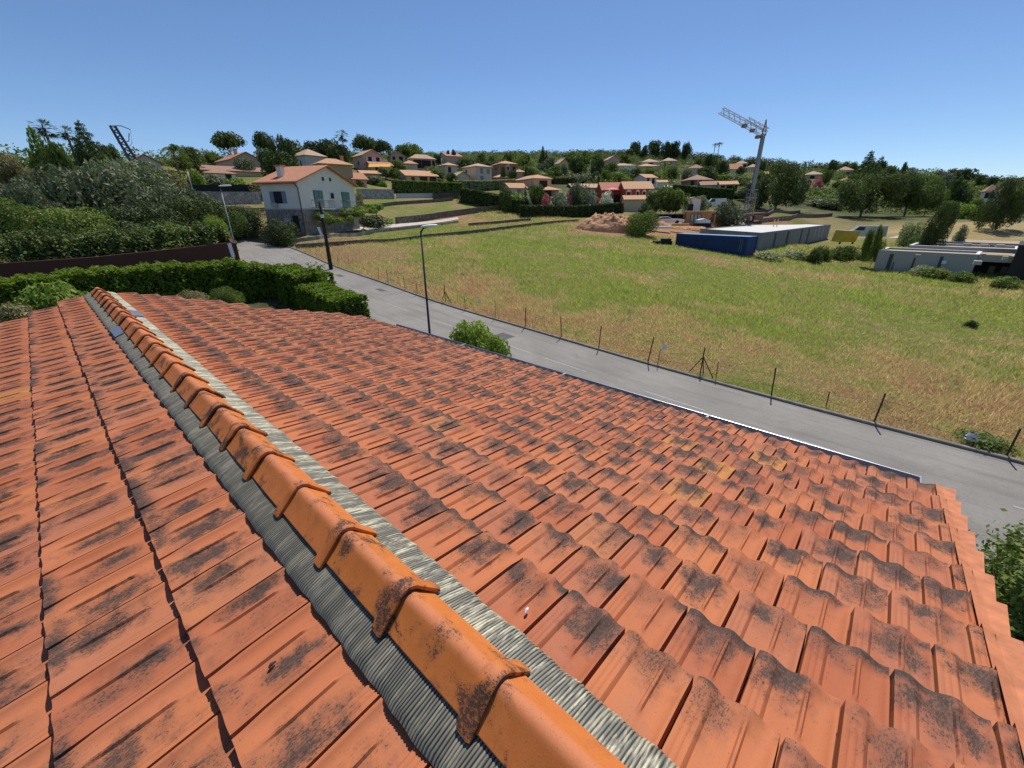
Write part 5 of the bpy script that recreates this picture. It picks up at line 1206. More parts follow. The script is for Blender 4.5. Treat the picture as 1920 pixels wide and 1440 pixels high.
# concrete shell behind
dcos = lambda px, py, ax: ax/math.cos(azel(px, py)[0]-YAW)
a = at(1424, 460, dcos(1424, 460, 68)); c = at(1553, 440, dcos(1553, 440, 100)); e = at(1313, 440, dcos(1313, 440, 84)); ztop = -2.45
A3 = np.array([*a[:2], -5.6]); d1 = np.array([*(c-a)[:2], 0]); d2 = np.array([*(e-a)[:2], 0]); L1, L2 = np.linalg.norm(d1), np.linalg.norm(d2); d1 /= L1; d2 /= L2; Hc = ztop+5.6
o = thing('concrete_shell', A3, 'unfinished grey concrete building with a pale flat roof slab behind the blue container', 'building')
b = MB(); holes = [(.155, 1.1), (.31, 1.3), (.50, 1.1), (.61, 1.1)]
u0 = 0; nn = np.cross(d1, U); nn = nn if nn@(-A3) > 0 else -nn
for u, w_ in holes:
    u1 = u*L1-w_/2; b.frame(A3+d1*u0, d1*(u1-u0), -nn*.3, U*Hc); b.frame(A3+d1*u1+U*2.85, d1*w_, -nn*.3, U*(Hc-2.85)); u0 = u1+w_
b.frame(A3+d1*u0, d1*(L1-u0), -nn*.3, U*Hc); b.frame(A3+d2*.3, d2*(L2-.3), d1*.3, U*Hc); b.frame(A3+d2*L2, d1*L1, d2*.3, U*Hc); b.frame(A3+d1*(L1-.3)+d2*.3, d2*(L2-.3), d1*.3, U*Hc)
b.build('wall', M_conc, o)
b = MB(); b.poly([A3+U*(Hc-.35)+d1*.3+d2*.3, A3+d1*(L1-.3)+U*(Hc-.35)+d2*.3, A3+d1*(L1-.3)+d2*L2+U*(Hc-.35), A3+d2*L2+U*(Hc-.35)+d1*.3], U*.2); b.build('roof_slab', M_concpale, o)
b = MB()
for u in (.72, .79, .86): b.frame(A3+d1*L1*u+nn*.012+U*.5, d1*.45, nn*.02, U*(Hc-.9))
b.build('repair_stripe', WM['grey'], o)
for px in (1452, 1458):
    q = at(px, 418, dcos(px, 418, 88)); b = MB(); b.frame(np.array([*q[:2], ztop+.05]), d1*.25, d2*.15, U*1.4); tag(b.build('prop_board', simple('pine_board', (.55,.42,.22), .8)), 'upright pine board standing on the %s side of the pale roof slab' % ('left' if px < 1455 else 'right'), 'board')
# modern grey house at the right
a0 = at(1645, 480, dcos(1645, 480, 58)); a1 = at(1826, 500, dcos(1826, 500, 51)); B0 = np.array([*a0[:2], -7.25]); d1 = np.array([*(a1-a0)[:2], 0]); L1 = np.linalg.norm(d1); d1 /= L1; n1 = np.array([-d1[1], d1[0], 0]); n1 = n1 if n1@B0 > 0 else -n1
o = thing('modern_house', B0, 'low modern grey house with stepped flat gravel roofs at the right edge', 'house')
def flatblk(P, la, lb, h, nmw='wall'):
    b = MB(); b.frame(P, d1*la, n1*lb, U*(h-.25)); wo = b.build(nmw, M_render_dk, o)
    b = MB(); t = .28; b.frame(P+U*(h-.25)+U*.0, d1*la, n1*t, U*.25); b.frame(P+U*(h-.25)+n1*(lb-t), d1*la, n1*t, U*.25); b.frame(P+U*(h-.25)+n1*t, d1*t, n1*(lb-2*t), U*.25); b.frame(P+d1*(la-t)+U*(h-.25)+n1*t, d1*t, n1*(lb-2*t), U*.25)
    b.build('parapet', M_render_dk, o)
    b = MB(); e_ = .03
    for (q, s_, r_) in ((P-n1*e_, la, t+.06), (P+n1*(lb-t-e_), la, t+.06)): b.frame(q-d1*e_+U*(h+.002), d1*(s_+2*e_), n1*r_, U*.05)
    for q in (P-d1*e_, P+d1*(la-t-e_)): b.frame(q+n1*(t+.04)+U*(h+.002), d1*(t+.06), n1*(lb-2*t-.08), U*.048)
    b.build('coping', M_white, o)
    b = MB(); b.frame(P+d1*(t+.01)+n1*(t+.01)+U*(h-.248), d1*(la-2*t-.02), n1*(lb-2*t-.02), U*.05); b.build('roof', M_gravel, o)
flatblk(B0, L1, 5.6, 3.0); P2_ = B0+n1*7.4+d1*2.0; flatblk(P2_, L1*1.1, 6.5, 3.3); P3_ = B0+n1*16.+d1*2.2; flatblk(P3_, L1*1.4, 15., 3.5)
b = MB(); b.frame(B0+n1*5.63+d1*1.2, d1*(L1*.9), n1*1.74, U*2.55); b.build('link_wall', M_render_dk, o)
for u, w_ in ((.135, .42), (.40, .20), (.66, .30)): b = MB(); b.frame(B0+d1*L1*u-n1*.03, d1*w_, n1*.028, U*2.6); b.build('downpipe_recess', simple('dark_recess', (.07,.07,.075), .7), o)
b = MB(); b.frame(B0+d1*L1*.20-n1*.05, d1*.10, n1*.045, U*1.6); b.build('pipe', M_metal, o)
b = MB(); b.frame(B0+d1*L1*.69-n1*.16+U*1.75, d1*.42, n1*.15, U*.4); b.build('wall_box', M_white, o)
PW = L1*.30; Q = B0+d1*(L1+.02)+n1*.35; b = MB(); b.frame(Q+U*2.25, d1*PW, n1*4, U*.75); b.build('porch_lintel', M_render_dk, o)
b = MB(); b.frame(Q+n1*2.5, d1*PW, n1*.1, U*2.24); b.build('porch_back', M_opening, o)
b = MB(); b.frame(Q+n1*.2+U*3.003, d1*(PW-.2), n1*3.6, U*.04); b.build('porch_roof', M_gravel, o)
b = MB(); [b.frame(Q+d1*(1.2+k*1.0)+n1*2.4, d1*.5, n1*.04, U*1.6) for k in range(3)]; b.build('porch_board', simple('dull_board', (.22,.21,.15), .8), o)
b = MB(); b.frame(B0+d1*(L1+PW+.03)-n1*.9, d1*7, n1*9, U*4.3); b.build('dark_wing', M_darkredw, o)
for i, (px, py, rr_, s_) in enumerate(((1722, 467, 66, .7), (1838, 467, 62, .9), (1850, 456, 68, .55), (1892, 459, 66, .6), (1815, 441, 84, 1.3), (1848, 441, 84, 1.2), (1866, 440, 84, .6), (1878, 443, 84, 1.2))):
    q = at(px, py, rr_); zz = -4.2+(0 if i < 2 else (.25 if i < 4 else .35)); b = MB(); b.frame((q[0]-s_/2, q[1]-s_/2, zz), (s_, 0, 0), (0, s_*.6, 0), (0, 0, .35)); b.build('roof_vent', M_render_dk if i % 2 else M_zincdk, o)
# crane
M_jib = simple('light_grey_paint', (.42,.42,.43), .5)
q = at(1398, 422, dcos(1398, 422, 108)); g = gz(q[0], q[1]); base = np.array([q[0], q[1], g]); o = thing('tower_crane', base, 'self-erecting tower crane with a folded lattice jib over the building site', 'crane')
rt = np.array([math.cos(YAW), -math.sin(YAW), 0]); fw = np.array([math.sin(YAW), math.cos(YAW), 0])
rc = math.hypot(q[0], q[1]); dC = base[:2]/rc
def atc(px, py):     # point in the vertical plane through the mast facing the field
    dd = ray(px, py); nrm = np.array([dC[0], dC[1], 0.]); t = (nrm@(base-CAM))/(nrm@dd); return CAM+dd*t
ztop = atc(1424, 252)[2]; T_ = np.array([base[0], base[1], ztop]); zm = atc(1410, 362)[2]; Mm = np.array([base[0], base[1], zm])
def lattice(b, p0, p1, w_, n, r, side, up):
    p0, p1 = np.array(p0, float), np.array(p1, float)
    cs = [(side*w_/2+up*w_/2), (-side*w_/2+up*w_/2), (-side*w_/2-up*w_/2), (side*w_/2-up*w_/2)]
    for c_ in cs: b.tube([p0+c_, p1+c_], r, 4)
    for k in range(n):
        a_, e_ = p0+(p1-p0)*k/n, p0+(p1-p0)*(k+1)/n
        for i in range(4):
            c0, c1 = cs[i], cs[(i+1) % 4]
            if k % 2: c0, c1 = c1, c0
            b.tube([a_+c0, e_+c1], r*.6, 4, False)
b = MB(); lattice(b, base+U*.8, Mm, 1.5, 11, .085, rt, fw); b.build('lower_mast', M_galv, o)
b = MB(); b.frame(Mm-rt*.34-fw*.34, rt*.68, fw*.68, T_-Mm); b.build('upper_mast', M_galv, o)
b = MB(); b.frame(Mm-rt*.9-fw*.9-U*1.2, rt*1.8, fw*1.8, U*.3); b.frame(Mm-rt*.9-fw*.9+U*.6, rt*1.8, fw*1.8, U*.2); b.build('mast_collar', M_galv, o)
jt = atc(1352, 207); je = T_+rt*.3
b = MB(); jd = (jt-je); jn = np.cross(jd, fw); jn /= np.linalg.norm(jn); jn = jn if jn[2] > 0 else -jn; lattice(b, je, jt, 1.15, 16, .07, fw, jn); b.build('jib', M_jib, o)
b = MB(); lattice(b, je+jn*.95, je+jd*.46+jn*1.0, .6, 8, .05, fw, jn); b.build('folded_jib', M_jib, o)
ap = atc(1437, 224); b = MB(); b.tube([T_-rt*.3, ap], .13, 5); b.tube([T_+rt*.6-U*.3, ap], .10, 5); b.tube([T_+rt*.1+(ap-T_)*.5-rt*.1, T_+(ap-T_)*.55+rt*.4], .06, 4); b.build('strut', simple('faded_red_steel', (.34,.17,.15), .6), o)
pm = atc(1400, 233); b = MB(); b.tube([ap, pm], .055, 4); b.tube([ap, atc(1428, 262), atc(1418, 320)], .035, 4); b.build('tie_cable', M_galv, o)
for px, py, s_ in ((1396, 235, .9), (1411, 244, .8), (1421, 256, .8)): q = atc(px, py); b = MB(); b.frame(q-rt*s_/2-fw*.5-U*s_/2, rt*s_, fw, U*s_*.8); b.build('winch', simple('rust_red_machinery', (.24,.16,.14), .7), o)
for dx in (1.6, 2.4):
    b = MB(); b.tube([base+rt*dx*.55+U*1.2, Mm+rt*(dx*.45)], .10, 5)
    b.build('yellow_strut', M_yellow, o)
b = MB(); [b.frame(base+rt*sx_*2.2+fw*sy_*1.6-rt*1.0-fw*.6, rt*2., fw*1.2, U*1.1) for sx_ in (-.62, .75) for sy_ in (-1, 1)]; b.build('ballast', simple('rust_red_machinery', (.16,.09,.07), .8), o)
b = MB(); b.frame(base-rt*1.2-fw*1.2, rt*2.6, fw*2.4, U*.8); b.build('chassis', M_white, o)
# soil heap
def heap(px, py, rx, ry, h, label, m=M_soil, name='soil_heap', cat='soil heap', sd=1):
    q = hit(px, py); r_ = np.random.default_rng(sd); n = 80; V = []; dirs = q[:2]/np.linalg.norm(q[:2]); c_ = q[:2]+dirs*ry*.9
    rr2 = np.array([dirs[1], -dirs[0]]); ph = r_.uniform(0, 6.28, 8)
    for i in range(n):
        for k in range(n):
            u, v = -1+2*i/(n-1), -1+2*k/(n-1); p = c_+rr2*u*rx+dirs*v*ry; rad = math.hypot(u, v)
            nn = sum(mnoise.noise(Vector((u*rx*f_+sd*7, v*ry*f_, sd)))*a_ for f_, a_ in ((.35, .34), (.8, .24), (1.9, .15), (4., .08))); z = max(0, 1-rad**1.9)**.75*h*(.95+nn)+r_.normal(0, .04)
            V.append((p[0], p[1], gz(p[0], p[1])+(z if rad < 1 else -.15)))
    me = gridmesh(name, np.array(V).reshape(1, -1, 3)-np.array([*c_, q[2]]), n, n, m, smoothf=False); o_ = link(name, me, None, (*c_, q[2])); tag(o_, label, cat)
heap(1145, 436, 6.6, 3.5, 2.9, 'large heap of reddish brown soil at the back of the field', sd=2)
heap(1245, 427, 4.5, 1.6, .9, 'low reddish soil bank left of the timber cabin', sd=3)
heap(1385, 424, 2.2, 1.2, .7, 'small pale rubble heap left of the crane foot', M_stonelt, 'rubble_heap', 'rubble heap', 4)
heap(1322, 436, 6, 1.4, .7, 'low bare soil ridge behind the blue container', sd=6)
# timber cabin
def box_at(name, xl, xr, yb, yt, rho, depth, m, label, cat, th=6, parts=None, parent=None, zoff=0):
    az0, _ = azel(xl, yb); az1, _ = azel(xr, yb); P = np.array([rho*math.sin(az0), rho*math.cos(az0)]); f = P/np.linalg.norm(P); r_ = np.array([f[1], -f[0]]); t = R(th); d = math.cos(t)*r_+math.sin(t)*f
    u = np.array([math.sin(az1), math.cos(az1)]); L = np.linalg.solve(np.array([[d[0], -u[0]], [d[1], -u[1]]]), -P)[0]; z0 = at(xl, yb, rho)[2]; z1 = at(xl, yt, rho)[2]
    return np.array([*P, z0]), np.array([*d, 0]), np.array([-d[1], d[0], 0])*(1 if np.array([-d[1], d[0]])@f > 0 else -1), L, z1-z0
P, d, n, L, Hh = box_at('', 1288, 1343, 418, 397, 104, 4, None, '', '')
o = thing('timber_cabin', P, 'small orange timber clad cabin with dark windows behind the blue container', 'cabin')
b = MB(); b.frame(P-U*.5, d*L, n*4, U*(Hh+.5)); b.build('wall', M_woodorange, o)
b = MB(); b.frame(P+U*(Hh+.002)-d*.5-n*.5, d*(L+1.), n*5, U*.14); b.build('roof', simple('tan_felt', (.52,.36,.2), .8), o)
b = MB(); b.frame(P+d*L*.14-n*.06+U*.25, d*L*.38, n*.05, U*(Hh-.7)); wo = b.build('window', M_opening, o)
b = MB(); [b.frame(P+d*L*(.16+.12*k)-n*.08+U*.3, d*L*.09, n*.015, U*(Hh-.85)) for k in range(3)]; b.build('pane', simple('pale_reflection', (.30,.36,.38), .3), wo)
b = MB(); b.frame(P+d*L*.86-n*.06+U*.1, d*L*.09, n*.05, U*(Hh-.5)); b.build('door', simple('dark_red_door', (.13,.035,.025), .7), o)
# lean-to canopy, vehicles, debris left of the cabin
P, d, n, L, Hh = box_at('', 1231, 1288, 413, 402, 106, 4, None, '', ''); o = thing('canopy', P-U*.5, 'long low canopy with a beige flat roof left of the timber cabin', 'canopy')
b = MB(); b.frame(P+U*Hh, d*L, n*4, U*.22); b.build('roof', simple('beige_roofing', (.50,.43,.33), .8), o); b = MB(); [b.frame(P-U*.6+d*(L-.2)*k/4+n*j, d*.16, n*.16, U*(Hh+.6)) for k in range(5) for j in (.1, 3.6)]; b.build('post', M_wood, o)
b = MB(); b.frame(P+n*3.8-U*.6, d*L, n*.1, U*(Hh+.58)); b.build('back_panel', M_opening, o)
def car(px, py, rho, col_, label, th, L=4.3, van=False, Hc=1.45, name='parked_car', cat='car', group=None):
    q = at(px, py, rho); g = q[2]; f = q[:2]/np.linalg.norm(q[:2]); r_ = np.array([f[1], -f[0]]); t = R(th); d = np.array([*(math.cos(t)*r_+math.sin(t)*f), 0]); n = np.array([-d[1], d[0], 0]); Wd = 1.75
    o_ = thing(name, (*q[:2], g), label, cat, group); P0 = np.array([*q[:2], g])-d*L/2-n*Wd/2
    if van: pr = [(0,.35),(0,1.2),(.5,1.35),(1.1,Hc),(L-.1,Hc),(L,.9),(L,.35)]
    else: pr = [(0,.3),(0,.75),(.95,.9),(1.5,Hc-.07),(2.9,Hc),(3.8,.95),(L,.88),(L,.3)]
    b = MB(); b.poly([P0+d*x+U*z for x, z in pr], n*Wd); b.build('body', col_, o_)
    b = MB(); gl = [(1.12,.95),(1.6,Hc-.14),(2.8,Hc-.1),(3.5,.97)] if not van else [(.55,1.3),(1.1,Hc-.12),(1.9,Hc-.12),(1.9,1.3)]
    for s_ in (-.012, Wd): b = MB(); b.poly([P0+d*x+U*z+n*s_ for x, z in gl], n*.012); b.build('window', M_glass, o_)
    for x in (.85, L-.85):
        for s_ in (-.02, Wd-.18): 
            c_ = P0+d*x+n*s_+U*.32; V = [c_+n*.2*k+d*.32*math.cos(a)+U*.32*math.sin(a) for k in (0, 1) for a in np.linspace(0, 6.283, 15)[:-1]]
            F = [tuple(range(14))[::-1], tuple(range(14, 28))]+[(i, (i+1) % 14, (i+1) % 14+14, i+14) for i in range(14)]; meshobj('wheel', V, F, M_black, o_)
    return o_
M_carw = simple('white_car_paint', (.70,.70,.70), .25, .03); M_carg = simple('silver_car_paint', (.42,.44,.46), .3, .03, 3, .4)
car(1241, 393, 121, M_carw, 'white parked car under the trees, leftmost of three', 8, group='cars parked under the trees')
car(1262, 393, 122, M_carg, 'silver parked car under the trees between two white ones', 20, group='cars parked under the trees')
car(1283, 393, 122, M_carw, 'white parked car under the trees, next to the white shed', 12, group='cars parked under the trees')
car(1341, 389, 126, M_carw, 'white van in the gardens between the shed and the crane', 10, 4.6, True, 2.1, 'parked_van', 'van')
car(1622, 447, 96, M_carg, 'pale van with a grey blue roof beside the yellow skip', 12, 5.0, True, 2.0, 'parked_van', 'van')
car(1250, 419, 98, M_carw, 'long white pickup with a low bed beside the soil bank, under the canopy', 6, 5.6, False, 1.35, 'parked_car', 'car')
q = at(1318, 424, 88); o = thing('small_digger', q, 'small tracked digger with a white body and raised arm before the timber cabin', 'digger')
b = MB(); b.frame(q-rt*1.5-fw*.8, rt*2.6, fw*1.6, U*.5); b.build('tracks', M_black, o); b = MB(); b.poly([q-rt*1.2-fw*.7+U*.52, q+rt*.9-fw*.7+U*.52, q+rt*.9-fw*.7+U*1.0, q-rt*.1-fw*.7+U*1.3, q-rt*1.2-fw*.7+U*1.1], fw*1.4); b.build('body', M_white, o)
b = MB(); b.tube([q+rt*.8+U*.8, q+rt*1.8+U*2.0, q+rt*2.4+U*2.7], .13, 6); b.build('arm', M_metal, o)
def slab(px0, px1, py, rho, dp, hh, m, label, name='timber_stack', cat='stack', th=2):
    P, d, n, L, _ = box_at('', px0, px1, py, py-3, rho, dp, None, '', '', th); b = MB(); k = 4
    for i in range(k): b.frame(P+n*dp*i/k+U*(.0+.04*(i % 2)), d*(L-.15*(i % 3)), n*(dp/k-.03), U*hh)
    o_ = b.build(name, m); tag(o_, label, cat)
slab(1190, 1262, 429, 86, 1.6, .35, M_paper, 'long white wrapped panels lying on the bare soil behind the bush', 'wrapped_panels')
slab(1262, 1296, 424, 89, 1.2, .4, simple('yellow_timber', (.62,.42,.16), .8), 'yellow timber boards lying in front of the timber cabin')
slab(1232, 1286, 417, 99, 1.2, .5, M_paper, 'white sheeting heaped along the foot of the canopy', 'white_sheeting', 'sheeting')
q = hit(1246, 459); b = MB(); b.frame(q-rt*1.6, rt*2.8, fw*1.2, U*.55); b.frame(q-rt*.4+U*.56, rt*1.4, fw*1., U*.35); tag(b.build('black_pallet_load', M_black), 'black covered pallet load at the left end of the blue container', 'pallet')
q = at(1589, 458, 90); o = thing('yellow_skip', q, 'yellow skip on legs between the grey concrete shell and the modern house', 'skip')
b = MB(); b.poly([q-rt*1.4+U*.35, q+rt*1.2+U*.35, q+rt*1.5+U*1.95, q-rt*1.1+U*2.05], fw*2.); b.build('body', M_yellow, o)
b = MB(); b.poly([q-rt*1.1+U*2.06, q+rt*1.5+U*1.96, q+rt*1.5+U*2.03, q-rt*1.1+U*2.13], fw*2); b.build('lid', WM['grey'], o); b = MB(); [b.frame(q+rt*x+fw*.2, rt*.2, fw*.2, U*.35) for x in (-1.2, .9)]; b.build('leg', M_metal, o)
for (px, py, h_, lab) in ((1050, 333, 0, ''),): pass
# poles on the hillside
for px, yt, rho, r, lab in ((829, 297, 135, .14, 'pale concrete pole beside the clipped hedge of the peach bungalow'), (1106, 300, 140, .10, 'slim pole in front of the two dark round trees'),
                            (1366, 292, 300, .14, 'thin pole on the skyline left of the crane'), (1454, 300, 330, .15, 'thin pole on the skyline between the crane and the first big pine'), (1520, 298, 330, .15, 'thin pole on the skyline right of the first big pine'),
                            (864, 279, 240, .08, 'small television aerial pole on the skyline above the pink tiled roof'), (1418, 363, 150, .08, 'thin dark post right of the crane mast')):
    spole(px, yt, rho, r, lab)
# ------------------------------------------------------------------ trees and planting
def rb(px, py): q = hit(px, py); return math.hypot(q[0], q[1])
def TT(rows, **kw):
    for r_ in rows:
        k = dict(kw); 
        if len(r_) > 7: k.update(r_[7])
        tree(*r_[:7], **k)
# mass on the left behind the terracotta wall
TT([
 ('brush', 'olive', 205, 303, 250, 70, 'biggest grey green feathery olive in the middle of the left tree mass', dict(var=0)),
 ('brush', 'olive', 100, 318, 200, 66, 'grey green feathery olive at the left part of the tree mass', dict(var=1)),
 ('brush', 'olive', 20, 345, 180, 60, 'grey green olive cut by the left frame edge', dict(var=2)),
 ('brush', 'olive', 315, 352, 170, 64, 'grey green olive sloping down at the right of the left tree mass', dict(var=0)),
 ('round', 'dark', 345, 372, 150, 58, 'dark leafy tree at the right end of the mass near the first street lamp', dict(var=0)),
 ('round', 'dark', 250, 385, 170, 55, 'dark leafy tree low in the middle of the left mass above the wall', dict(var=1)),
 ('round', 'green', 130, 392, 170, 53, 'green leafy tree low in the left mass above the wall', dict(var=2)),
 ('round', 'green', 20, 375, 180, 52, 'green leafy tree at the left frame edge above the wall', dict(var=0)),
 ('bush', 'dark', 200, 430, 130, 50, 'dark bush on top of the terracotta wall below the big olive', {}),
 ('bush', 'green', 300, 425, 130, 49.5, 'green bush on top of the terracotta wall left of the wall end', {}),
 ('bush', 'dark', 80, 430, 150, 49, 'dark bush on the terracotta wall near the left frame edge', {}),
 ('bush', 'bright', 396, 408, 52, 51, 'lighter leafy bush hanging over the end of the terracotta wall', {}),
], near=True)
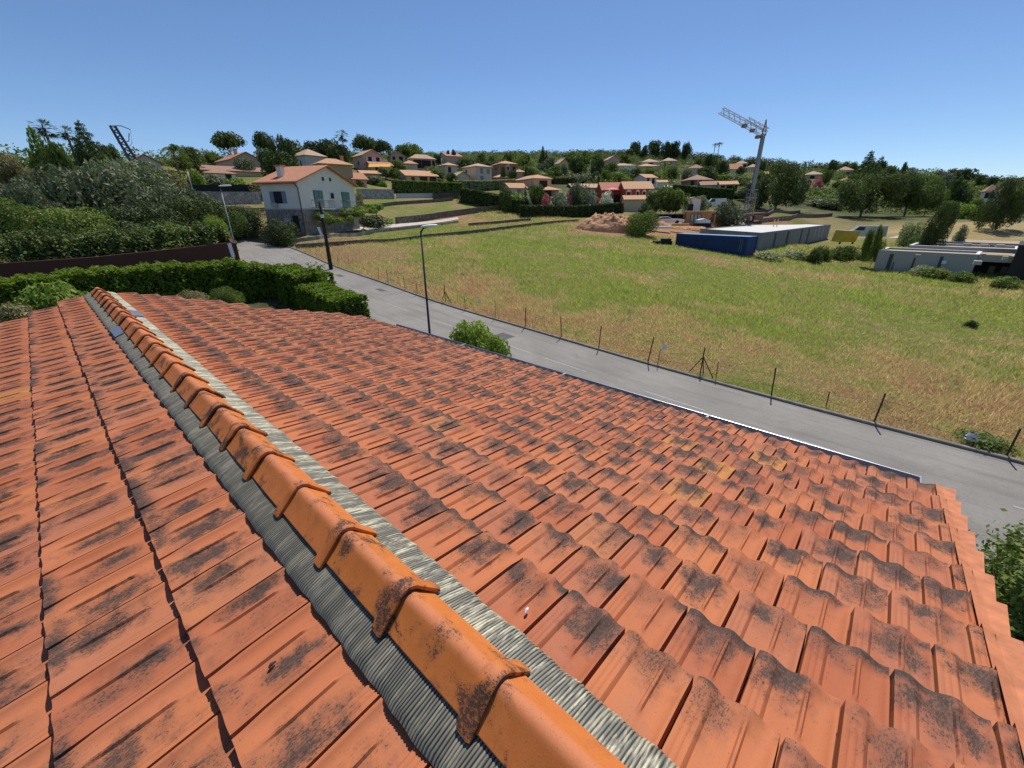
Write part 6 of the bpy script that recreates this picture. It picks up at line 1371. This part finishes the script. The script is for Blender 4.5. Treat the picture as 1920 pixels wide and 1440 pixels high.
TT([
 ('round', 'dryleaf', 18, 290, 110, 84, 'yellowish dry looking tree at the left frame edge', dict(near=True, var=1)),
 ('spruce', 'bright', 58, 245, 62, 92, 'bright green loose tree left of the two left palms'),
 ('round', 'green', 95, 268, 66, 88, 'olive brown tree in front of the two left palms'),
 ('fanpalm', 'dark', 74, 224, 62, 104, 'taller of the two fan palms at the upper left'),
 ('fanpalm', 'dark', 118, 236, 50, 108, 'lower fan palm with a thin trunk, left of the dark spruce'),
 ('spruce', 'dark', 148, 233, 66, 100, 'dark spruce right of the two left palms', dict(near=True)),
 ('round', 'dark', 190, 272, 56, 104, 'dark tree between the spruce and the leaning pylon'),
 ('bush', 'green', 205, 300, 60, 92, 'green bush at the foot of the dark tree left of the pylon'),
 ('bush', 'olive', 258, 300, 46, 105, 'grey bush in front of the pale house behind the pylon'),
 ('bush', 'green', 300, 318, 90, 92, 'broad green bush below the solitary palm'),
 ('bush', 'dryleaf', 320, 325, 60, 84, 'reddish brown bush between the olive mass and the yellow green shrub'),
 ('bush', 'bright', 362, 320, 46, 88, 'yellow green shrub left of the low white walled wing'),
 ('palm', 'green', 318, 264, 60, 118, 'solitary feathery palm between the pylon and the hip roofed wing'),
 ('round', 'dark', 357, 276, 46, 130, 'dark tree right of the solitary palm'),
 ('round', 'green', 335, 290, 40, 124, 'green bushy tree at the foot of the solitary palm'),
 ('bush', 'olive', 400, 328, 60, 96, 'grey round bush below the low white walled wing'),
 ('bush', 'bright', 445, 335, 52, 92, 'yellow green bush left of the white house eaves'),
 ('bush', 'dryleaf', 478, 346, 34, 86, 'brown bush touching the left eaves of the white house'),
 ('bush', 'olive', 455, 296, 38, 132, 'round grey green bush in front of the orange pink roofed house'),
 ('pine', 'dark', 422, 249, 58, 175, 'leaning dark umbrella pine alone on the skyline at the upper left'),
 ('round', 'green', 395, 285, 40, 165, 'small green tree below the leaning umbrella pine'),
 ('pine', 'dark', 490, 248, 36, 150, 'narrow umbrella pine left of the dark cypress group'),
 ('column', 'dark', 508, 268, 22, 125, 'leftmost of the dark cypresses behind the white house roof'),
 ('column', 'dark', 524, 255, 24, 125, 'tallest of the dark cypresses behind the white house roof'),
 ('column', 'dark', 538, 262, 24, 122, 'third dark cypress behind the white house roof, next to the grey house'),
 ('round', 'dark', 500, 280, 44, 118, 'dark leafy tree at the foot of the cypresses behind the white house'),
 ('round', 'dark', 530, 285, 50, 116, 'dark leafy tree close behind the chimney side of the white house roof'),
 ('round', 'green', 545, 263, 46, 160, 'green round tree above the grey hip roofed house'),
 ('round', 'dark', 580, 265, 40, 170, 'dark tree on the skyline right of the grey hip roofed house'),
 ('round', 'dark', 612, 261, 50, 165, 'dark round tree left of the skyline palm'),
 ('round', 'dark', 640, 272, 44, 160, 'dark round tree directly under the skyline palm'),
 ('fanpalm', 'olive', 639, 244, 30, 158, 'bushy fan palm on the skyline between the grey and the tall pink house'),
 ('pine', 'dark', 682, 256, 46, 185, 'left umbrella pine of the pair behind the tall pink house'),
 ('pine', 'dark', 712, 263, 40, 188, 'right umbrella pine of the pair behind the tall pink house'),
 ('round', 'green', 748, 272, 40, 210, 'green skyline tree left of the arcaded villa'),
 ('round', 'green', 773, 270, 40, 215, 'green skyline tree directly above the arcaded villa'),
 ('bush', 'green', 743, 300, 30, 160, 'round bush in front of the small pale gabled house'),
 ('round', 'olive', 720, 313, 30, 134, 'round grey green tree left of the peach bungalow'),
 ('round', 'green', 738, 315, 26, 133, 'green tree touching the left gable of the peach bungalow'),
 ('bush', 'bright', 716, 342, 18, 118, 'small bright bush above the pale stone wall'),
 ('bush', 'olive', 699, 330, 40, 120, 'grey green bush below the tan roofed house behind the white house'),
 ('bush', 'green', 672, 348, 26, 112, 'green bush right of the low orange roofed annex'),
 ('bush', 'dryleaf', 672, 363, 22, 76, 'brown green bush at the right corner of the white house', {}),
 ('column', 'dark', 817, 289, 9, 215, 'left dark cypress of the pair beside the large pink roofed house'),
 ('column', 'dark', 823, 291, 9, 215, 'right dark cypress of the pair beside the large pink roofed house'),
 ('bush', 'green', 808, 312, 24, 155, 'green bush below the right end of the arcaded villa'),
 ('round', 'green', 822, 318, 34, 140, 'green tree right of the peach bungalow behind the concrete pole'),
 ('round', 'dark', 842, 325, 26, 135, 'dark tree below the small narrow cream house'),
 ('column', 'dark', 840, 282, 7, 235, 'small dark tree tip above the large pink roof, left'),
 ('column', 'dark', 850, 281, 9, 235, 'small dark tree tip above the large pink roof, right'),
 ('round', 'dark', 866, 298, 28, 200, 'dark round tree right of the large pink roofed house'),
 ('round', 'olive', 884, 298, 24, 200, 'grey round tree above the two-storey pale house'),
 ('round', 'green', 902, 287, 20, 225, 'left small round skyline tree above the two-storey pale house'),
 ('round', 'green', 925, 290, 26, 225, 'right small round skyline tree left of the red brown house'),
 ('bush', 'dark', 912, 301, 30, 190, 'dark low tree between the pale and the red brown house'),
 ('round', 'green', 958, 284, 40, 235, 'green skyline tree above the red brown house'),
 ('round', 'green', 982, 288, 34, 225, 'green skyline tree left of the pointed conifer'),
 ('spruce', 'dark', 1018, 277, 16, 240, 'pointed dark conifer alone on the skyline in the middle'),
 ('spruce', 'dark', 1025, 284, 9, 240, 'smaller conifer touching the pointed one on its right'),
 ('round', 'olive', 1028, 296, 32, 200, 'grey round tree below the pointed conifer'),
 ('round', 'green', 997, 314, 26, 165, 'green tree between the red brown house and the peach villa'),
 ('column', 'dark', 987, 312, 7, 165, 'small dark cypress above the roof of the peach villa'),
 ('column', 'dark', 943, 311, 9, 150, 'small dark cypress in front of the red brown house'),
 ('round', 'dark', 958, 320, 22, 150, 'dark tree right of the red brown house'),
 ('round', 'green', 1040, 311, 26, 180, 'green tree left of the ochre gabled house'),
 ('bush', 'olive', 1058, 310, 16, 200, 'pale bush in front of the ochre gabled house'),
 ('round', 'dark', 1084, 296, 34, 190, 'bigger left one of two dark round trees in the middle of the hillside'),
 ('round', 'dark', 1122, 298, 28, 190, 'right one of two dark round trees in the middle of the hillside'),
 ('round', 'green', 1075, 284, 40, 260, 'left part of the green skyline clump above the dark round trees'),
 ('round', 'green', 1098, 282, 36, 265, 'right part of the green skyline clump above the dark round trees'),
 ('round', 'green', 1120, 288, 24, 260, 'small skyline tree right of the green skyline clump'),
 ('round', 'green', 1147, 305, 30, 230, 'green tree in front of the pale grey roofed house'),
 ('round', 'green', 1138, 320, 24, 170, 'bright tree on the slope above the red roofed wing', dict()),
 ('round', 'dark', 1117, 322, 24, 165, 'dark tree in front of the slim pole'),
 ('bush', 'bright', 1160, 322, 40, 175, 'bright green shrubs on the slope left of the white upper house'),
 ('bush', 'olive', 1090, 327, 60, 170, 'grey green scrub on the slope below the two dark round trees'),
 ('round', 'olive', 1170, 317, 26, 185, 'grey round tree above the red villa'),
 ('round', 'dark', 1196, 316, 30, 200, 'dark tree above the small white upper house'),
 ('round', 'green', 1222, 315, 32, 195, 'green tree right above the small white upper house'),
 ('round', 'green', 1172, 290, 24, 320, 'round tree left of the skyline pines'),
 ('round', 'dark', 1180, 280, 24, 360, 'lowest left tree of the skyline pine row'),
 ('round', 'dark', 1191, 266, 24, 380, 'first umbrella pine of the skyline row from the left', dict(var=0)),
 ('round', 'dark', 1208, 273, 16, 380, 'second, smaller umbrella pine of the skyline row', dict(var=1)),
 ('round', 'dark', 1226, 264, 28, 380, 'third and widest umbrella pine of the skyline row', dict(var=2)),
 ('round', 'dark', 1250, 267, 24, 380, 'fourth umbrella pine of the skyline row', dict(var=0)),
 ('round', 'dark', 1266, 265, 24, 380, 'fifth umbrella pine of the skyline row', dict(var=1)),
 ('round', 'dark', 1290, 268, 20, 380, 'last umbrella pine at the right end of the skyline row', dict(var=2)),
 ('palm', 'green', 1248, 300, 26, 230, 'feathery tree below the fourth skyline pine'),
 ('round', 'green', 1262, 312, 30, 210, 'green tree left of the wide low roof'),
 ('bush', 'olive', 1292, 318, 24, 220, 'pale grey bush in front of the wide low roof'),
 ('round', 'dark', 1327, 312, 36, 215, 'dark bushy tree right of the wide low roof'),
 ('round', 'green', 1315, 296, 30, 300, 'green skyline tree right of the umbrella pine row'),
 ('round', 'dark', 1334, 289, 30, 290, 'big dark tree under the twin skyline palms'),
 ('palm', 'olive', 1342, 267, 12, 310, 'left and lower of the twin tall palms on the skyline'),
 ('palm', 'olive', 1350, 265, 14, 310, 'right and taller of the twin tall palms on the skyline'),
 ('round', 'dark', 1357, 302, 26, 260, 'dark tree right of the big tree under the twin palms'),
 ('round', 'dark', 1392, 312, 20, 270, 'dark tree in front of the lean-to roof left of the crane'),
 ('round', 'dark', 1405, 299, 22, 400, 'dark round tree behind the pale villa left of the crane'),
 ('bush', 'green', 1380, 330, 50, 220, 'green hedge like bushes in front of the lean-to roof house'),
 ('round', 'dark', 1434, 303, 16, 300, 'small dark tree right of the crane mast'),
 ('round', 'green', 1424, 322, 30, 230, 'green tree behind the crane mast'),
 ('round', 'olive', 1408, 342, 42, 168, 'round grey green tree directly left of the crane mast'),
 ('round', 'olive', 1314, 368, 38, 124, 'round grey olive right of the white gabled shed'),
 ('bush', 'olive', 1372, 378, 60, 112, 'low grey green olive in front of the terrace walls left of the crane'),
 ('round', 'green', 1245, 350, 60, 115, 'leafy green tree above the parked cars, left one'),
 ('round', 'green', 1272, 356, 52, 114, 'leafy green tree above the parked cars, right one'),
 ('round', 'dark', 1228, 362, 34, 112, 'dark tree right beside the red villa'),
 ('bush', 'dark', 1212, 380, 26, 105, 'dark bush in front of the cream annex of the red villa'),
 ('bush', 'green', 1205, 398, 62, rb(1205, 440), 'broad dark green bush right of the soil heap', dict(near=True)),
 ('round', 'olive', 1084, 344, 46, rb(1084, 401)+3, 'big grey olive tree between the oleanders', {}),
 ('round', 'green', 1002, 347, 34, rb(1002, 401)+3, 'round tree in front of the peach villa', {}),
 ('bush', 'dark', 1084, 362, 30, rb(1084, 401)+3, 'dark bush under the big grey olive between the oleanders'),
 ('bush', 'bright', 968, 362, 28, rb(968, 401)+3, 'bright yellow green bush left of the pink oleander'),
 ('bush', 'dark', 948, 352, 24, rb(948, 401)+3, 'dark round bush left of the bright yellow green one'),
 ('bush', 'dark', 985, 380, 44, rb(985, 401)+3, 'dark spreading bush below the bright yellow green one'),
 ('bush', 'dark', 1008, 385, 34, rb(1008, 401)+3, 'dark low bush below the pink oleander'),
])
TT([
 ('bush', 'pink', 1006, 363, 28, rb(1006, 401)+3, 'larger pink oleander in bloom, leftmost', dict(var=0)),
 ('bush', 'pink', 1020, 366, 24, rb(1020, 401)+3, 'deeper pink oleander touching the large pink one', dict(var=1)),
 ('bush', 'white', 988, 366, 18, rb(988, 401)+3, 'small white oleander left of the pink ones', dict(var=2)),
 ('bush', 'white', 1048, 360, 36, rb(1048, 401)+3, 'large white oleander right of the pink ones', dict(var=0)),
 ('bush', 'pink', 1067, 364, 18, rb(1067, 401)+3, 'pink oleander behind the large white one', dict(var=1)),
 ('bush', 'white', 1107, 359, 24, rb(1107, 401)+3, 'tall white oleander in the middle of the hedge', dict(var=1)),
 ('bush', 'pink', 1119, 370, 10, rb(1119, 401)+3, 'small pink oleander right of the tall white one', dict(var=0)),
 ('bush', 'white', 1138, 360, 24, rb(1138, 401)+3, 'rightmost white oleander beside the red villa', dict(var=2)),
 ('bush', 'pink', 1537, 336, 22, 210, 'pink oleander among the dark trees between the two big pines', dict(var=1)),
], name='oleander', cat='oleander', n=1600, size=.12)
TT([
 ('bigpine', 'dark', 1473, 306, 98, 155, 'first big dark pine right of the crane', dict(near=True, var=0)),
 ('bigpine', 'dark', 1640, 314, 120, 152, 'second and largest big pine, in the straw field right of centre', dict(near=True, var=1)),
 ('round', 'dark', 1722, 324, 90, 160, 'dark broad tree right of the largest pine', dict(near=True, var=1)),
 ('round', 'green', 1756, 336, 60, 168, 'green tree behind the dark upright tree by the modern house', dict(near=True, var=2)),
 ('bigpine', 'dark', 1812, 333, 54, 190, 'dark pine between the two broad tree groups at the right', dict(var=2)),
 ('bigpine', 'dark', 1905, 338, 90, 112, 'big dark pine cut by the right frame edge', dict(near=True, var=2)),
 ('round', 'dark', 1776, 381, 58, 88, 'dark upright bushy tree behind the modern grey house', dict(near=True, var=0)),
 ('bush', 'dark', 1750, 418, 24, 86, 'dark bush at the left foot of the dark upright tree'),
 ('round', 'green', 1552, 320, 24, 240, 'green tree behind the pink oleander between the big pines'),
 ('round', 'olive', 1528, 352, 20, 205, 'left one of three clipped round olives between the big pines'),
 ('round', 'olive', 1546, 354, 20, 205, 'middle one of three clipped round olives between the big pines'),
 ('round', 'olive', 1564, 356, 20, 205, 'right one of three clipped round olives between the big pines'),
 ('round', 'green', 1580, 338, 36, 210, 'broad grey green tree left of the largest pine'),
 ('bush', 'olive', 1545, 373, 76, 180, 'pale bushy reeds between the big pines at the edge of the straw field'),
 ('bush', 'olive', 1572, 375, 40, 176, 'pale reed clump left of the largest pine'),
 ('round', 'dark', 1567, 300, 28, 340, 'round dark skyline tree right of the first big pine'),
 ('round', 'green', 1588, 303, 18, 340, 'small skyline tree right of the round dark one'),
 ('round', 'green', 1602, 305, 22, 340, 'small skyline tree left of the cedar'),
 ('spruce', 'dark', 1634, 286, 40, 330, 'tall cedar on the skyline above the largest pine', dict(near=True)),
 ('bigpine', 'dark', 1652, 296, 26, 330, 'round pine touching the cedar on its right'),
 ('column', 'dark', 1699, 305, 12, 330, 'lone leaning cypress on the skyline right of the largest pine'),
 ('palm', 'olive', 1713, 312, 13, 330, 'lone thin palm on the skyline right of the cypress'),
 ('round', 'green', 1670, 312, 30, 300, 'green skyline tree right of the largest pine top'),
 ('bush', 'green', 1735, 324, 60, 260, 'low green skyline trees right of the lone palm'),
 ('pine', 'dark', 1804, 316, 48, 300, 'wide flat umbrella pine on the skyline at the right'),
 ('round', 'olive', 1775, 326, 50, 290, 'grey green skyline tree left of the flat umbrella pine'),
 ('round', 'dark', 1845, 328, 26, 320, 'dark skyline tree right of the flat umbrella pine'),
 ('round', 'dark', 1866, 332, 20, 320, 'small dark skyline tree farther right of the flat umbrella pine'),
 ('round', 'olive', 1893, 338, 34, 300, 'grey green skyline tree near the right frame edge'),
 ('round', 'green', 1838, 372, 40, 170, 'green tree in front of the white walled house at the far right'),
 ('bush', 'bright', 1815, 384, 54, 150, 'bright green thicket left of the right edge pine'),
 ('bush', 'dark', 1850, 380, 44, 140, 'dark thicket under the white walled house at the far right'),
 ('bush', 'green', 1790, 378, 40, 165, 'green thicket behind the dark upright tree'),
 ('bush', 'olive', 1808, 424, 26, 92, 'grey round bush right of the dark upright tree'),
 ('bush', 'reed', 1715, 416, 44, 100, 'pale green scrub behind the gravel track'),
 ('bush', 'green', 1730, 442, 44, rb(1730, 468), 'green scrub left of the modern house roofs'),
 ('round', 'green', 1656, 424, 26, rb(1656, 503), 'slender young tree left of the modern grey house, right one'),
 ('round', 'green', 1636, 430, 20, rb(1636, 499), 'slender young tree left of the modern grey house, left one'),
 ('bush', 'green', 1545, 462, 40, rb(1545, 487), 'round green bush in front of the concrete shell, right end'),
 ('bush', 'dark', 1532, 468, 28, rb(1532, 494), 'dark bush at the edge of the field in front of the concrete shell'),
 ('bush', 'green', 1590, 462, 56, rb(1590, 486), 'green scrub in front of the yellow skip'),
 ('bush', 'reed', 1490, 470, 60, rb(1490, 484), 'pale weedy scrub at the foot of the concrete shell, middle'),
 ('bush', 'reed', 1445, 474, 50, rb(1445, 488), 'pale weedy scrub right of the blue container'),
 ('bush', 'reed', 1620, 468, 40, rb(1620, 486), 'weedy scrub between the skip and the modern house'),
 ('bush', 'green', 1760, 508, 60, rb(1760, 522), 'tangled green bramble in front of the modern house wall'),
 ('bush', 'reed', 1730, 500, 50, rb(1730, 516), 'thin pale bramble against the modern house wall, left'),
 ('bush', 'green', 1806, 518, 50, rb(1806, 529), 'bramble at the corner of the modern house wall'),
 ('bush', 'green', 1890, 528, 70, rb(1890, 541), 'bramble below the dark wing at the right frame edge'),
 ('bush', 'dark', 514, 413, 88, 57, 'round dark clipped bush at the end of the road in front of the white house', dict(near=True, zb=-2.35)),
 ('bush', 'dark', 455, 402, 84, 64, 'dark hedge like bush at the top of the road left of the round one', dict(near=True)),
 ('bush', 'green', 425, 398, 70, 62, 'green bush behind the first street lamp', dict(near=True)),
 ('bush', 'dark', 440, 388, 110, 74, 'dark undergrowth below the grey dry stone wall', dict(near=True)),
 ('bush', 'dark', 700, 404, 70, 74, 'dark weedy bank between the vine and the dark terrace wall'),
])
hedge([(12.0, 52.5), (10.8, 48.2), (2, 47.2), (-8, 46.6), (-24, 45.6)], 2.6, [gz(12,52)+2.3, gz(10.8,48)+2.5, gz(2,47)+2.7, gz(-8,46)+3.0, gz(-24,45)+3.4], 42000, .17, 'dark overgrown hedge pressing against the back of the long terracotta wall', lm='dark', rough=.7)
# clipped hedges on the hillside
def hpx(pix, w_, hh, n, size, label, lm='green', **k):
    P = [hit(*q)[:2] for q in pix]; zt = [gz(*p)+hh for p in P]; hedge(P, w_, zt, n, size, label, lm=lm, **k)
hpx([(740, 361), (790, 362), (866, 364)], 1.6, 2.6, 7000, .3, 'long clipped green hedge in front of the peach bungalow')
hpx([(853, 356), (910, 356), (965, 352)], 1.5, 2.2, 6000, .3, 'pale topped clipped hedge below the two-storey pale house', lm='reed')
hpx([(866, 378), (900, 384), (950, 395), (985, 404)], 2.4, 3.0, 9000, .3, 'dark stepped hedge running down beside the sloping meadow', lm='dark')
hpx([(980, 408), (1080, 406), (1165, 399)], 1.6, 2.3, 9000, .28, 'long dark clipped hedge below the oleanders', lm='dark')
hpx([(1260, 366), (1320, 372), (1372, 376)], 2.2, 3.2, 7000, .34, 'long rounded pale green hedge in front of the brown house', lm='green')
hpx([(1272, 358), (1302, 358)], 1.8, 1.6, 2500, .34, 'short pale clipped hedge behind the long rounded one', lm='reed')
hpx([(372, 372), (420, 371)], 1.4, 1.0, 2600, .25, 'green hedge top showing above the black screened fence', zb=None)
hpx([(1036, 345), (1095, 344)], 1.6, 1.8, 3500, .34, 'dark clipped hedge on the slope right of the peach villa roof', lm='dark')
hpx([(1335, 338), (1396, 340)], 1.8, 2.0, 3500, .36, 'green hedge row above the cream wing left of the crane', lm='bright')
hpx([(1372, 372), (1400, 372)], 1.6, 1.6, 2200, .3, 'dark hedge on the garden terraces left of the crane', lm='dark')
# scrub and gardens filling the hillside between houses
def scrub():
    r_ = np.random.default_rng(21); C = []; Rd = []
    hx = [np.array(o_.location[:2]) for o_ in bpy.data.objects if o_.name.startswith('house')]; hx = np.array(hx)
    n = 0
    while n < 1500:
        px = r_.uniform(-60, 1960); rho = r_.uniform(120, 420)**1.0; q = at(px, 380, rho); x, y = q[0], q[1]
        if rho < 150 and 600 < px < 1250 : continue
        if rho < 175 and px > 1240: continue
        if rho > 190 and px < 560: continue
        d = np.linalg.norm(hx-[x, y], axis=1).min()
        if d < 11: continue
        toward = hx-np.array([x, y]); 
        # keep the ground in front of each house open
        az = math.atan2(x, y); haz = np.arctan2(hx[:, 0], hx[:, 1]); hr = np.hypot(hx[:, 0], hx[:, 1])
        if np.any((abs(haz-az)*rho < 9) & (hr > rho) & (hr-rho < 26)): continue
        s_ = r_.uniform(1.0, 2.7)*(1+rho/500); C.append((x, y, gz(x, y)+s_*.35)); Rd.append(s_); n += 1
    global rng
    rng = r_; V, lv = leaves(C, Rd, 240000, .44, (1, 1, .8)); k = np.random.default_rng(3).random(len(lv)); 
    me = quads('scrub', V, 4, LM['green'], np.clip(lv-.12+.1*np.sin(np.repeat(V[::4, 0], 1)*.07), 0, 1)); o_ = link('hillside_scrub', me); tag(o_, 'mixed green scrub and garden planting covering the hillside between the houses', 'scrub', kind='stuff')
scrub()
def farwood():
    r_ = np.random.default_rng(31); C = []; Rd = []
    for k in range(420):
        px = r_.uniform(800, 2000); rho = r_.uniform(400, 470); q = at(px, 380, rho); s_ = r_.uniform(3, 5.5); C.append((q[0], q[1], gz(q[0], q[1])+s_*.4)); Rd.append(s_)
    global rng
    rng = r_; V, lv = leaves(C, Rd, 90000, .8, (1, 1, .8), inner=.4); o_ = link('far_wood', quads('far_wood', V, 4, LM['dark'], lv)); tag(o_, 'distant band of trees along the crest of the hill', 'wood', kind='stuff')
farwood()
